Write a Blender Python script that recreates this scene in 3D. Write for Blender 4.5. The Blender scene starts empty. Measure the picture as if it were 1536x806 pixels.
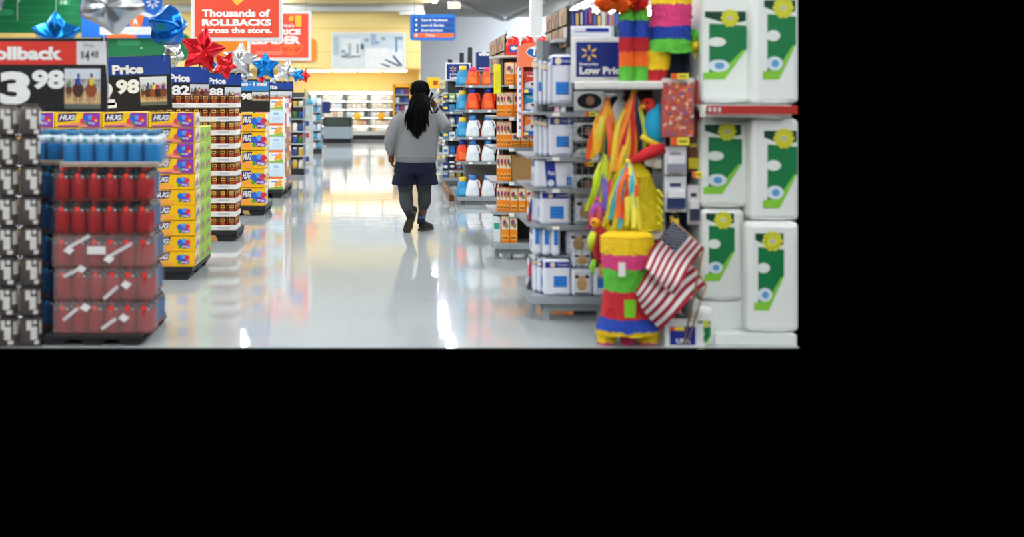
import bpy, bmesh, math, random
from mathutils import Vector, Matrix, Euler
random.seed(7)
SC = bpy.context.scene
COL = SC.collection
# ---------------- camera -------------------------------------------------------------
F, CX, CY, EYE = 1900.0, 593.0, 146.0, 1.55      # focal length in pixels, principal point, eye height
cam_data = bpy.data.cameras.new('camera')
cam = bpy.data.objects.new('camera', cam_data)
COL.objects.link(cam)
cam.location = (0, 0, EYE)
cam.rotation_euler = (math.pi/2, 0, 0)
cam_data.sensor_width = 36
cam_data.lens = F/1536*36
cam_data.shift_x = (768-CX)/1536
cam_data.shift_y = -(403-CY)/1536
cam_data.clip_end = 200
cam_data.dof.use_dof = True
cam_data.dof.focus_distance = 14.8
cam_data.dof.aperture_fstop = 1.1
SC.camera = cam
# ---------------- world, view ---------------------------------------------------------
world = bpy.data.worlds.new('world')
SC.world = world
world.use_nodes = True
world.node_tree.nodes['Background'].inputs[0].default_value = (0, 0, 0, 1)
world.node_tree.nodes['Background'].inputs[1].default_value = 0.0
SC.view_settings.view_transform = 'Standard'
SC.view_settings.look = 'None'
SC.view_settings.exposure = 0.0
SC.view_settings.gamma = 1.0
SC.view_settings.use_curve_mapping = False
SC.cycles.max_bounces = 8
SC.cycles.transparent_max_bounces = 16
SC.cycles.sample_clamp_indirect = 6.0
LAMP = 50.0        # radiance of the fluorescent tubes (the builder of the strip lights uses it)
# ---------------- helpers -------------------------------------------------------------
def at(x, y, Y):
    return Vector(((x-CX)*Y/F, Y, EYE-(y-CY)*Y/F))
def wx(x, Y): return (x-CX)*Y/F
def wz(y, Y): return EYE-(y-CY)*Y/F
def lin(h):
    h = h.lstrip('#')
    c = [int(h[i:i+2], 16)/255 for i in (0, 2, 4)]
    return [(v/12.92 if v <= .04045 else ((v+.055)/1.055)**2.4) for v in c]
MATS = {}
def M(hexc, rough=.5, metal=0., var=.08, scale=18., emit=0., clear=0., bump=0., bscale=60., trans=0., coat=0.):
    key = (hexc, rough, metal, var, scale, emit, clear, bump, bscale, trans, coat)
    if key in MATS: return MATS[key]
    m = bpy.data.materials.new('surface_'+hexc.lstrip('#')); MATS[key] = m
    m.use_nodes = True
    nt = m.node_tree; b = nt.nodes['Principled BSDF']; c = lin(hexc)
    tc = nt.nodes.new('ShaderNodeTexCoord')
    n = nt.nodes.new('ShaderNodeTexNoise'); n.inputs['Scale'].default_value = scale; n.inputs['Detail'].default_value = 3
    nt.links.new(tc.outputs['Object'], n.inputs['Vector'])
    mx = nt.nodes.new('ShaderNodeMix'); mx.data_type = 'RGBA'
    mx.inputs[6].default_value = [v*(1-var) for v in c]+[1]
    mx.inputs[7].default_value = [min(1, v*(1+var)) for v in c]+[1]
    nt.links.new(n.outputs[0], mx.inputs[0]); nt.links.new(mx.outputs[2], b.inputs['Base Color'])
    b.inputs['Specular IOR Level'].default_value = .3; b.inputs['Roughness'].default_value = rough; b.inputs['Metallic'].default_value = metal
    if coat: b.inputs['Coat Weight'].default_value = coat; b.inputs['Coat Roughness'].default_value = .08
    if emit:
        b.inputs['Emission Color'].default_value = c+[1]; b.inputs['Emission Strength'].default_value = emit
    if trans: b.inputs['Transmission Weight'].default_value = trans
    if bump:
        n2 = nt.nodes.new('ShaderNodeTexNoise'); n2.inputs['Scale'].default_value = bscale
        nt.links.new(tc.outputs['Object'], n2.inputs['Vector'])
        bp = nt.nodes.new('ShaderNodeBump'); bp.inputs['Strength'].default_value = bump; bp.inputs['Distance'].default_value = .01
        nt.links.new(n2.outputs[0], bp.inputs['Height']); nt.links.new(bp.outputs[0], b.inputs['Normal'])
    if clear:
        t = nt.nodes.new('ShaderNodeBsdfTransparent'); ms = nt.nodes.new('ShaderNodeMixShader')
        out = nt.nodes['Material Output']; ms.inputs[0].default_value = 1-clear
        nt.links.new(t.outputs[0], ms.inputs[1]); nt.links.new(b.outputs[0], ms.inputs[2]); nt.links.new(ms.outputs[0], out.inputs[0])
    return m
TEXT = {}
def text_geo(s, bold=.03, shear=0.):
    k = (s, bold, shear)
    if k not in TEXT:
        cu = bpy.data.curves.new('lettering', 'FONT'); cu.body = s; cu.size = 1; cu.offset = bold; cu.shear = shear
        cu.resolution_u = 3; cu.space_line = .95; cu.align_x = 'LEFT'
        o = bpy.data.objects.new('lettering', cu); COL.objects.link(o)
        dg = bpy.context.evaluated_depsgraph_get()
        me = bpy.data.meshes.new_from_object(o.evaluated_get(dg))
        vs = [v.co.copy() for v in me.vertices]; fs = [list(p.vertices) for p in me.polygons]
        bpy.data.meshes.remove(me); bpy.data.objects.remove(o); bpy.data.curves.remove(cu)
        x0 = min(v.x for v in vs); x1 = max(v.x for v in vs); y0 = min(v.y for v in vs); y1 = max(v.y for v in vs)
        TEXT[k] = ([((v.x-x0)/(x1-x0), (v.y-y0)/(y1-y0)) for v in vs], fs)
    return TEXT[k]
class MB:
    """collects shapes, then links them as one mesh object"""
    def __init__(s): s.v = []; s.f = []; s.mi = []; s.m = []; s.sm = []
    def slot(s, m):
        if m not in s.m: s.m.append(m)
        return s.m.index(m)
    def add(s, vs, fs, m, smooth=False):
        b = len(s.v); s.v += [Vector(v) for v in vs]; k = s.slot(m)
        for f in fs: s.f.append([i+b for i in f]); s.mi.append(k); s.sm.append(smooth)
        return s
    def box(s, x0, x1, y0, y1, z0, z1, m, bev=0.):
        if bev:
            b = min(bev, (x1-x0)/2.01, (y1-y0)/2.01, (z1-z0)/2.01)
            bm = bmesh.new(); bmesh.ops.create_cube(bm, size=1)
            for v in bm.verts: v.co = Vector(((x0+x1)/2+v.co.x*(x1-x0), (y0+y1)/2+v.co.y*(y1-y0), (z0+z1)/2+v.co.z*(z1-z0)))
            bmesh.ops.bevel(bm, geom=bm.edges[:], offset=b, segments=2, affect='EDGES', profile=.5)
            bm.verts.ensure_lookup_table()
            s.add([v.co.copy() for v in bm.verts], [[v.index for v in f.verts] for f in bm.faces], m); bm.free(); return s
        return s.add([(x, y, z) for x in (x0, x1) for y in (y0, y1) for z in (z0, z1)],
                     [(0, 1, 3, 2), (4, 6, 7, 5), (0, 4, 5, 1), (2, 3, 7, 6), (0, 2, 6, 4), (1, 5, 7, 3)], m)
    def quad(s, p, m): return s.add(p, [list(range(len(p)))], m)
    def flat(s, pts, y, m):                       # a flat print in a plane facing -Y: pts are (x, z)
        return s.add([(a, y, b) for a, b in pts], [list(range(len(pts)))], m)
    def rect(s, x0, x1, z0, z1, y, m): return s.flat([(x0, z0), (x1, z0), (x1, z1), (x0, z1)], y, m)
    def disc(s, cx, cz, rx, rz, y, m, n=14, rot=0.):
        return s.flat([(cx+rx*math.cos(t)*math.cos(rot)-rz*math.sin(t)*math.sin(rot), cz+rx*math.cos(t)*math.sin(rot)+rz*math.sin(t)*math.cos(rot)) for t in [2*math.pi*i/n for i in range(n)]], y, m)
    def prism(s, pts, y0, y1, m):                 # outline (x, z) given a thickness in y
        n = len(pts)
        return s.add([(a, y0, b) for a, b in pts]+[(a, y1, b) for a, b in pts],
                     [list(range(n)), list(range(2*n-1, n-1, -1))]+[(i, i+n, (i+1) % n+n, (i+1) % n) for i in range(n)], m)
    def slab(s, pts, z0, z1, m):                  # outline (x, y) given a thickness in z
        n = len(pts)
        return s.add([(a, b, z0) for a, b in pts]+[(a, b, z1) for a, b in pts],
                     [list(range(n))[::-1], list(range(n, 2*n))]+[(i, (i+1) % n, (i+1) % n+n, i+n) for i in range(n)], m)
    def lathe(s, prof, c, m, seg=12, ax='z', sx=1., sy=1.):
        vs = []; fs = []; n = len(prof)
        for r, z in prof:
            for i in range(seg):
                t = 2*math.pi*i/seg; p = (r*math.cos(t)*sx, r*math.sin(t)*sy, z)
                if ax == 'y': p = (p[0], -p[2], p[1])
                if ax == 'x': p = (p[2], p[1], p[0])
                vs.append((c[0]+p[0], c[1]+p[1], c[2]+p[2]))
        for j in range(n-1):
            for i in range(seg): fs.append((j*seg+i, j*seg+(i+1) % seg, (j+1)*seg+(i+1) % seg, (j+1)*seg+i))
        fs.append(list(range(seg))[::-1]); fs.append([(n-1)*seg+i for i in range(seg)])
        return s.add(vs, fs, m, True)
    def tube(s, pts, rad, m, seg=8, flat=1.):
        pts = [Vector(p) for p in pts]
        if not isinstance(rad, (list, tuple)): rad = [rad]*len(pts)
        vs = []; fs = []; up = None
        for j, p in enumerate(pts):
            d = (pts[min(j+1, len(pts)-1)]-pts[max(j-1, 0)]).normalized()
            if up is None: up = Vector((0, 1, 0)) if abs(d.y) < .9 else Vector((1, 0, 0))
            a = d.cross(up)
            a = a.normalized() if a.length > 1e-4 else Vector((1, 0, 0)); b = a.cross(d).normalized(); up = b
            for i in range(seg):
                t = 2*math.pi*i/seg; vs.append(p+a*(rad[j]*math.cos(t))+b*(rad[j]*flat*math.sin(t)))
        n = len(pts)
        for j in range(n-1):
            for i in range(seg): fs.append((j*seg+i, j*seg+(i+1) % seg, (j+1)*seg+(i+1) % seg, (j+1)*seg+i))
        fs.append(list(range(seg))[::-1]); fs.append([(n-1)*seg+i for i in range(seg)])
        return s.add(vs, fs, m, True)
    def loft(s, rings, m, seg=16):                # rings (cx, cy, z, rx, ry)
        vs = []; fs = []; n = len(rings)
        for cx, cy, z, rx, ry in rings:
            for i in range(seg):
                t = 2*math.pi*i/seg; vs.append((cx+rx*math.cos(t), cy+ry*math.sin(t), z))
        for j in range(n-1):
            for i in range(seg): fs.append((j*seg+i, j*seg+(i+1) % seg, (j+1)*seg+(i+1) % seg, (j+1)*seg+i))
        fs.append(list(range(seg))[::-1]); fs.append([(n-1)*seg+i for i in range(seg)])
        return s.add(vs, fs, m, True)
    def ball(s, c, r, m, seg=12, rings=8, sc=(1, 1, 1)):
        vs = [(c[0], c[1], c[2]-r*sc[2])]; fs = []
        for j in range(1, rings):
            a = math.pi*j/rings-math.pi/2
            for i in range(seg):
                t = 2*math.pi*i/seg; vs.append((c[0]+r*sc[0]*math.cos(a)*math.cos(t), c[1]+r*sc[1]*math.cos(a)*math.sin(t), c[2]+r*sc[2]*math.sin(a)))
        vs.append((c[0], c[1], c[2]+r*sc[2])); L = len(vs)-1
        for i in range(seg):
            k = (i+1) % seg
            fs.append((0, 1+k, 1+i)); fs.append((L, L-seg+i, L-seg+k))
            for j in range(rings-2): fs.append((1+j*seg+i, 1+j*seg+k, 1+(j+1)*seg+k, 1+(j+1)*seg+i))
        return s.add(vs, fs, m, True)
    def text(s, t, x0, x1, z0, z1, y, m, bold=.03, shear=0., mat=None):
        vs, fs = text_geo(t, bold, shear)
        return s.add([(x0+a*(x1-x0), y, z0+b*(z1-z0)) for a, b in vs], fs, m)
    def xf(s, mat, start=0):
        for i in range(start, len(s.v)): s.v[i] = mat @ s.v[i]
        return s
    def mesh(s, name):
        me = bpy.data.meshes.new(name); me.from_pydata([tuple(v) for v in s.v], [], s.f)
        for m in s.m: me.materials.append(m)
        me.polygons.foreach_set('material_index', s.mi); me.polygons.foreach_set('use_smooth', s.sm); me.update()
        return me
    def build(s, name, parent=None, loc=(0, 0, 0), rot=(0, 0, 0), label=None, kind=None):
        o = bpy.data.objects.new(name, s.mesh(name)); COL.objects.link(o)
        o.location = loc; o.rotation_euler = rot
        if parent: o.parent = parent
        if label: o['label'] = label
        if kind: o['kind'] = kind
        return o
def tag(o, label, cat, group=None, kind=None):
    if label: o['label'] = label
    if cat: o['category'] = cat
    if group: o['group'] = group
    if kind: o['kind'] = kind
    return o
def thing(name, label, cat, loc=(0, 0, 0), rz=0., group=None):
    o = bpy.data.objects.new(name, None); COL.objects.link(o); o.location = loc; o.rotation_euler = (0, 0, rz)
    o.empty_display_size = .05
    return tag(o, label, cat, group)
def share(src, name, parent, loc=(0, 0, 0), rot=(0, 0, 0)):   # a further piece with the same mesh data
    o = bpy.data.objects.new(name, src.data); COL.objects.link(o); o.parent = parent; o.location = loc; o.rotation_euler = rot
    return o
def kids(o): return [c for c in COL.objects if c.parent == o] if False else list(o.children)
def dup(root, loc, label, group=None, rz=None):
    def rec(o, par):
        c = o.copy(); COL.objects.link(c)
        if par is not None: c.parent = par
        for ch in CH.get(o.name, []): rec(ch, c)
        return c
    CH = {}
    def walk(o):
        CH[o.name] = list(o.children)
        for ch in CH[o.name]: walk(ch)
    walk(root)
    c = rec(root, None); c.location = loc
    if rz is not None: c.rotation_euler = (0, 0, rz)
    if label: c['label'] = label
    if group: c['group'] = group
    return c
ORD = ['first', 'second', 'third', 'fourth', 'fifth', 'sixth', 'seventh', 'eighth', 'ninth', 'tenth', 'eleventh', 'twelfth', 'thirteenth', 'fourteenth', 'fifteenth', 'sixteenth', 'seventeenth', 'eighteenth', 'nineteenth', 'twentieth']
WHITE = M('e6e6e2', .45); OFFW = M('d8d9d6', .5); BLACK = M('16171a', .5); DARK = M('2a2b2e', .55)
GREY = M('8d9296', .45); LGREY = M('b9bdbe', .45); NAVY = M('10235f', .45); BLUE = M('1a55b4', .45)
RED = M('c81f24', .4); YEL = M('f2c31a', .45); GOLD = M('ffc93a', .45); ORANGE = M('ec7622', .45); GREEN = M('0e6b3d', .45)
CARD = M('a47a4c', .75); STEEL = M('9aa0a4', .35, .7); SIGNW = M('eeeeea', .4); FILM = M('cfd6da', .2, clear=.86); CLEARF = M('c8d0d4', .15, clear=.965)
# ---------------- structure -----------------------------------------------------------
Y0 = F*EYE/(522-CY)      # where the floor begins
def floor_mat():
    m = bpy.data.materials.new('polished_vinyl_tile'); m.use_nodes = True
    nt = m.node_tree; b = nt.nodes['Principled BSDF']
    tc = nt.nodes.new('ShaderNodeTexCoord')
    br = nt.nodes.new('ShaderNodeTexBrick'); br.offset = 0; br.inputs['Scale'].default_value = 1
    br.inputs['Brick Width'].default_value = .305; br.inputs['Row Height'].default_value = .305; br.inputs['Mortar Size'].default_value = .0022
    br.inputs['Color1'].default_value = lin('b9bfc0')+[1]; br.inputs['Color2'].default_value = lin('b6bcbd')+[1]; br.inputs['Mortar'].default_value = lin('b1b7b8')+[1]
    n = nt.nodes.new('ShaderNodeTexNoise'); n.inputs['Scale'].default_value = 26; n.inputs['Detail'].default_value = 5
    mx = nt.nodes.new('ShaderNodeMix'); mx.data_type = 'RGBA'; mx.blend_type = 'MULTIPLY'; mx.inputs[0].default_value = .12
    for q in (br, n): nt.links.new(tc.outputs['Object'], q.inputs['Vector'])
    nt.links.new(br.outputs['Color'], mx.inputs[6]); nt.links.new(n.outputs['Color'], mx.inputs[7]); nt.links.new(mx.outputs[2], b.inputs['Base Color'])
    n2 = nt.nodes.new('ShaderNodeTexNoise'); n2.inputs['Scale'].default_value = 1; n2.inputs['Detail'].default_value = 2
    mp = nt.nodes.new('ShaderNodeMapping'); mp.inputs['Scale'].default_value = (1.3, 5.5, 1); nt.links.new(tc.outputs['Object'], mp.inputs['Vector']); nt.links.new(mp.outputs[0], n2.inputs['Vector'])
    bp = nt.nodes.new('ShaderNodeBump'); bp.inputs['Strength'].default_value = .05; bp.inputs['Distance'].default_value = .02
    nt.links.new(n2.outputs[0], bp.inputs['Height']); nt.links.new(bp.outputs[0], b.inputs['Normal'])
    b.inputs['Roughness'].default_value = .05; b.inputs['Specular IOR Level'].default_value = .55
    return m
MB().box(-16, 2.5, Y0, 56, -.002, 0, floor_mat()).build('floor', kind='structure')
CEIL = 5.1
MB().box(-16, 12, -12, 56.3, CEIL, CEIL+.1, M('cfd1cf', .8)).build('ceiling', kind='structure')
YW = M('f8dd92', .6, var=.04, scale=2)
MB().box(-16, .92, 46.3, 46.42, 2.62, 4.78, YW).build('wall_far', kind='structure')
MB().box(-16, .92, 47.5, 47.62, 0, 2.62, YW).box(-16, .92, 46.42, 47.5, 2.56, 2.62, YW).box(.86, .92, 46.42, 47.5, 0, 2.56, YW).build('wall_recess', kind='structure')
for i, zz in enumerate((3.2, 4.05)):
    MB().box(-16, .92, 46.285, 46.3, zz, zz+.035, M('ecca78', .6)).build('trim_%d' % (i+1), kind='structure')
MB().box(-16, .92, 46.2, 46.42, 4.78, 5.1, M('d7c9a0', .6)).build('trim_3', kind='structure')
MB().box(.5, 12, 56, 56.2, 0, CEIL, M('dde4ec', .7, var=.03, scale=1)).build('wall_end', kind='structure')
MB().box(-16, 12, -12.2, -12, 0, CEIL, M('d8d8d4', .8)).build('wall_front', kind='structure')  # unseen wall behind the camera, added to bounce light onto the goods
tag(MB().tube([(-12, 45.9, 4.78), (-4, 45.9, 4.78), (1.02, 45.9, 4.78)], .13, M('d4d6d4', .5), 14).build('ventilation_duct'), 'long white round duct along the top of the yellow wall', 'duct')
# roof beams by the grey wall
for a, b, lab in (((2.2, 46, 4.99), (4.62, 54, 4.86), 'white roof beam running in from the left to meet its twin by the grey wall'),
                  ((4.75, 54, 4.86), (5.4, 46.2, 5.02), 'white roof beam running to the right above the grey wall')):
    tag(MB().tube([a, b], .085, M('dfe2e2', .5), 4).build('roof_beam'), lab, 'beam')
tag(MB().box(-9, 1.2, 44.1, 44.35, 4.86, 5.1, M('c9b98a', .6)).box(-9, 1.2, 44.0, 44.45, 4.84, 4.87, M('c9b98a', .6)).build('roof_girder'), 'cream steel girder under the ceiling before the yellow wall', 'beam')
c = thing('support_column', 'square white support column rising behind the right shelves', 'column', (wx(804, 30), 30, 0))
MB().box(-.14, .14, -.14, .14, 0, CEIL, M('e2e5e3', .5), .01).build('shaft', c)
MB().box(-.2, .2, -.2, .2, 0, .12, GREY, .01).build('base', c)
# strip lights
def strip_light(x, y, L, power=LAMP*1.4, drop=.1):
    t = thing('strip_light', '', 'light', (x, y, CEIL-.05), 0, 'ceiling strip lights')
    for b in (-L/3, L/3): MB().tube([(0, b, 0), (0, b, .05)], .01, STEEL, 6).build('hanger', t)
    MB().prism([(-.09, 0), (.09, 0), (.12, -.06), (-.12, -.06)], -L/2, L/2, WHITE).build('housing', t)
    MB().box(-.07, .07, -L/2+.03, L/2-.03, -drop, -.062, M('f6f8fb', .5, emit=power)).build('tube', t)
    return t
p0 = None
for i in range(11):
    for x, rn in ((-9.6, 'leftmost row'), (-4.1, 'row over the left pallets'), (1.4, 'row over the aisle'), (6.9, 'row over the right shelves')):
        y = -8.5+i*5.7
        if y > 44.5 and x < 6: continue  # only the right row runs on, its last lamp added for the grey wall
        lb = 'white fluorescent strip light in the %s, %s from the camera end' % (rn, ORD[i])
        if p0 is None: p0 = strip_light(x, y, 5.3); p0['label'] = lb
        else: dup(p0, (x, y, CEIL-.05), lb)
for i, x in enumerate((9.7,)):  # extra strong lamps added out of view to brighten the grey wall
    for k, y in enumerate((50.6, 53.2)):
        o = strip_light(x, y, 3.2, LAMP*6, .2); o.rotation_euler = (0, 0, math.pi/2); o['label'] = 'added unseen strip light to brighten the grey wall, %s from the wall' % ORD[1-k]
# light strips under the yellow valance
for i in range(5):
    tag(MB().box(-3.72+i*.93-.42, -3.72+i*.93+.42, 46.5, 46.62, 2.5, 2.56, M('fff0cf', .5, emit=8)).build('valance_light'), 'warm light strip under the yellow valance, %s from the left' % ORD[i], 'light', 'valance lights')
# ---------------- left side: pallets ----------------------------------------------------
PAL = M('1d1f22', .55)
def pallet(x0, x1, Y, Y1, h, label):
    t = thing('pallet', label, 'pallet', ((x0+x1)/2, Y, 0)); w = (x1-x0)/2; d = Y1-Y
    MB().box(-w, w, 0, d, h*.55, h, PAL, .006).build('deck', t)
    f = [MB().prism([(cx-.17*w-.03, h*.55), (cx+.17*w+.03, h*.55), (cx+.17*w, 0), (cx-.17*w, 0)], cy, cy+.14, PAL).build('foot', t)
         for cx in (-.78*w, 0, .78*w) for cy in (.02, d/2-.07, d-.16)]
    return t
# --- cases of dark canisters, nearest stack on the left
def canister_case(n=4, d=1):
    t = thing('canister_case', '', 'case')
    body = M('4e4440', .55, var=.3); lab = M('dedcd6', .4); lid = M('3a322f', .5)
    k = None
    for j in range(d):
        for i in range(n):
            x = .07+i*.136; y = .075+j*.14
            if k is None:
                k = MB().lathe([(.058, 0), (.064, .008), (.064, .15), (.05, .168)], (0, 0, 0), body, 12).build('canister', t, (x, y, 0))
                k2 = MB().lathe([(.046, .168), (.046, .181), (.04, .184)], (0, 0, 0), lid, 10).build('lid', k)
                k3m = []
                def patch(a0, a1, z0, z1):
                    q = MB(); n_ = 4
                    vs = [(.0652*math.cos(a0+(a1-a0)*s/n_), .0652*math.sin(a0+(a1-a0)*s/n_), z) for z in (z0, z1) for s in range(n_+1)]
                    q.add(vs, [(s, s+1, n_+2+s, n_+1+s) for s in range(n_)], lab); return q
                pm = patch(-2.1, -1.45, .03, .11); p_ = patch(-1.2, -.55, .06, .14); p2 = patch(-.25, .3, .02, .08)
                pm.add(p_.v, p_.f, lab).add(p2.v, p2.f, lab)
                for pp in (patch(-2.5, -2.0, .09, .15), patch(-1.75, -1.2, .0, .025), patch(-.85, -.3, .115, .15), patch(-1.85, -1.5, .125, .15)): pm.add(pp.v, pp.f, lab)
                k3 = pm.build('label_print', k)
                proto = (k, k2, k3)
            else:
                a = share(proto[0], 'canister', t, (x, y, 0), (0, 0, random.choice((0, .35, -.4, .8, 2.1, 3.4, 4.2))))
                share(proto[1], 'lid', a); share(proto[2], 'label_print', a)
    MB().box(0, n*.136+.004, 0, d*.14+.01, -.006, 0, M('3a3330', .7)).build('tray', t)
    q = MB(); w = n*.136+.004
    q.quad([(0, -.004, 0), (w, -.004, 0), (w, -.004, .175), (0, -.004, .175)], CLEARF).quad([(w+.003, 0, 0), (w+.003, d*.14, 0), (w+.003, d*.14, .175), (w+.003, 0, .175)], CLEARF)
    q.build('shrink_wrap', t)
    return t
cc = canister_case()
cx0 = -2.207-.548
for r in range(8):
    lb = 'shrink wrapped case of dark canisters, %s from the floor in the nearest left stack' % ORD[r]
    loc = (cx0+random.uniform(-.012, .0), 7.85, .012+r*.1875)
    if r == 0: cc.location = loc; cc['label'] = lb; cc['group'] = 'dark canister cases'
    else: dup(cc, loc, lb, 'dark canister cases')
# --- drink pallet
pallet(-2.19, wx(212, 7.9), 7.88, 8.75, .07, 'black plastic pallet under the red bottled drinks')
pallet(-2.42, -2.2, 8.12, 8.75, .07, 'narrow black pallet under the dark blue drinks beside the canister stack')
def bottle_parts(t, liquid, first, x, y, disc):
    if first is None:
        b = MB().lathe([(.04, 0), (.048, .01), (.047, .06), (.049, .12), (.047, .132)], (0, 0, 0), liquid, 12)
        b = b.build('bottle', t, (x, y, 0))
        n = MB().lathe([(.048, .132), (.045, .146), (.03, .17), (.021, .178)], (0, 0, 0), M('1a1517', .3), 12)
        n.disc(0, .15, .017, .017, -.049, disc)
        n.rect(.022, .04, .138, .15, -.045, M('c9c9c6', .4)); n.rect(-.042, -.026, .14, .148, -.045, M('8d8d8c', .4))
        n = n.build('neck_label', b)
        c = MB().lathe([(.02, .177), (.021, .196), (.018, .2)], (0, 0, 0), disc, 10).build('cap', b)
        return (b, n, c)
    a = share(first[0], 'bottle', t, (x, y, 0)); share(first[1], 'neck_label', a); share(first[2], 'cap', a)
    return first
def drink_pack(nx, ny, liquid, disc, film, strap):
    t = thing('bottle_pack', '', 'drink pack', (0, 0, 0)); f = None
    for j in range(ny):
        for i in range(nx): f = bottle_parts(t, liquid, f, .051+.102*i, .051+.102*j, disc)
    w = .102*nx; d = .102*ny
    MB().box(0, w, 0, d, -.007, 0, M('6b2c22', .7)).build('tray', t)
    q = MB()
    q.quad([(-.003, -.004, 0), (w+.003, -.004, 0), (w+.003, -.004, .15), (w, .012, .2), (0, .012, .2), (-.003, -.004, .15)], film)
    for sx in (-.004, w+.004): q.quad([(sx, 0, 0), (sx, d, 0), (sx, d, .17), (sx, 0, .17)], film)
    q.build('shrink_wrap', t)
    if strap:
        wm = M('d9d4d2', .4)
        for (ax, az, bx, bz, lx, lz) in strap:
            q = MB()
            dx, dz = bx-ax, bz-az; L = math.hypot(dx, dz); nx_, nz_ = -dz/L*.011, dx/L*.011
            q.flat([(ax-nx_, az-nz_), (bx-nx_, bz-nz_), (bx+nx_, bz+nz_), (ax+nx_, az+nz_)], -.007, wm)
            q.flat([(lx-.036, lz-.004), (lx+.006, lz-.028), (lx+.036, lz+.004), (lx-.006, lz+.028)], -.009, M('efecea', .4))
            q.build('carry_tape', t, label='white carry handle tape with square tabs')
    return t
REDL = M('a01018', .25, var=.15); BLUL = M('0f4f86', .25, var=.15); CYAL = M('0f78b8', .25, var=.12)
RDISC = M('f03a30', .3); BDISC = M('2c8fe0', .3)
MILK = M('cdb0ae', .3, clear=.76)
xr = wx(82, 7.95)
names = ['on the pallet', 'second layer up', 'third layer up', 'fourth layer up', 'fifth layer up']
straps = [[(.06, .075, .15, .15, .2, .155), (.3, .02, .39, .085, .44, .09)], [(.06, .14, .16, .19, .17, .19), (.31, .0, .4, .08, .45, .09)],
          [(.1, .12, .23, .19, .1, .1), (.35, .06, .49, .14, .35, .045)], None, None]
for k in range(5):
    p = drink_pack(6, 2, REDL, RDISC, MILK if k < 3 else CLEARF, straps[k])
    p.location = (xr+[.0, .004, -.004, -.008, -.006][k], 7.93, .078+k*.2075)
    tag(p, 'shrink wrapped pack of red bottled drinks, %s' % names[k], None, 'red drink packs')
    if k == 2: MB().rect(.215, .33, .075, .125, -.0085, M('ecebe8', .4)).build('paper_label', p, label='white paper label on the wrap')
bl = None
for k in range(5):
    lb = 'pack of dark blue bottled drinks left of the red packs, %s' % names[k]
    if bl is None: bl = drink_pack(2, 4, BLUL, BDISC, CLEARF, None); bl.location = (-2.395, 8.15, .078); tag(bl, lb, None, 'blue drink packs on the left')
    else: dup(bl, (-2.395+random.uniform(-.004, .004), 8.15, .078+k*.2075), lb)
bb = None
for k in range(5):
    lb = 'blue bottled drink pack at the aisle side behind the red packs, %s' % names[k]
    loc = (-1.575-.612+[.03, .01, .02, 0, -.01][k], 8.16, .078+k*.2075)
    if bb is None: bb = drink_pack(6, 4, BLUL, BDISC, FILM, None); bb.location = loc; tag(bb, lb, None, 'blue drink packs behind')
    else: dup(bb, loc, lb)
def top_pack(n, d):
    t = thing('bottle_pack', '', 'drink pack'); f = None
    for j in range(d):
        for i in range(n):
            x = .051+.102*i; y = .051+.102*j
            if f is None:
                b = MB().lathe([(.042, 0), (.049, .012), (.046, .06), (.049, .115), (.046, .13)], (0, 0, 0), CYAL, 12).build('bottle', t, (x, y, 0))
                n_ = MB().lathe([(.046, .13), (.047, .165), (.036, .178)], (0, 0, 0), M('d6e4ea', .3), 12).rect(-.013, .013, .14, .165, -.05, M('1b9fb4', .4)).build('neck_label', b)
                c_ = MB().lathe([(.03, .178), (.03, .205), (.024, .21)], (0, 0, 0), M('17698f', .3), 10).build('cap', b); f = (b, n_, c_)
            else:
                a = share(f[0], 'bottle', t, (x, y, 0)); share(f[1], 'neck_label', a); share(f[2], 'cap', a)
    w = .102*n; dd = .102*d
    MB().box(-.005, w+.005, -.006, dd, -.012, .006, M('b9a184', .7)).box(-.005, w+.005, -.006, -.003, 0, .018, M('d7cdbd', .7)).build('tray', t)
    MB().quad([(-.002, -.008, 0), (w, -.008, 0), (w, -.004, .2), (-.002, -.004, .2)], CLEARF).quad([(w+.006, 0, 0), (w+.006, dd, 0), (w+.006, dd, .2), (w+.006, 0, .2)], FILM).build('shrink_wrap', t)
    return t
tp = top_pack(6, 2); tp.location = (wx(92, 7.95), 7.93, 1.128); tag(tp, 'bright blue bottles in a cardboard tray on top of the red packs', None)
tp2 = top_pack(2, 4); tp2.location = (-2.36, 8.15, 1.128); tag(tp2, 'bright blue bottles on top of the dark blue packs, nearest the canister stack', None)
tp3 = top_pack(6, 4); tp3.location = (-2.15, 8.16, 1.128); tag(tp3, 'bright blue bottle tray behind the first blue tray on the drink pallet', None)
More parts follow.
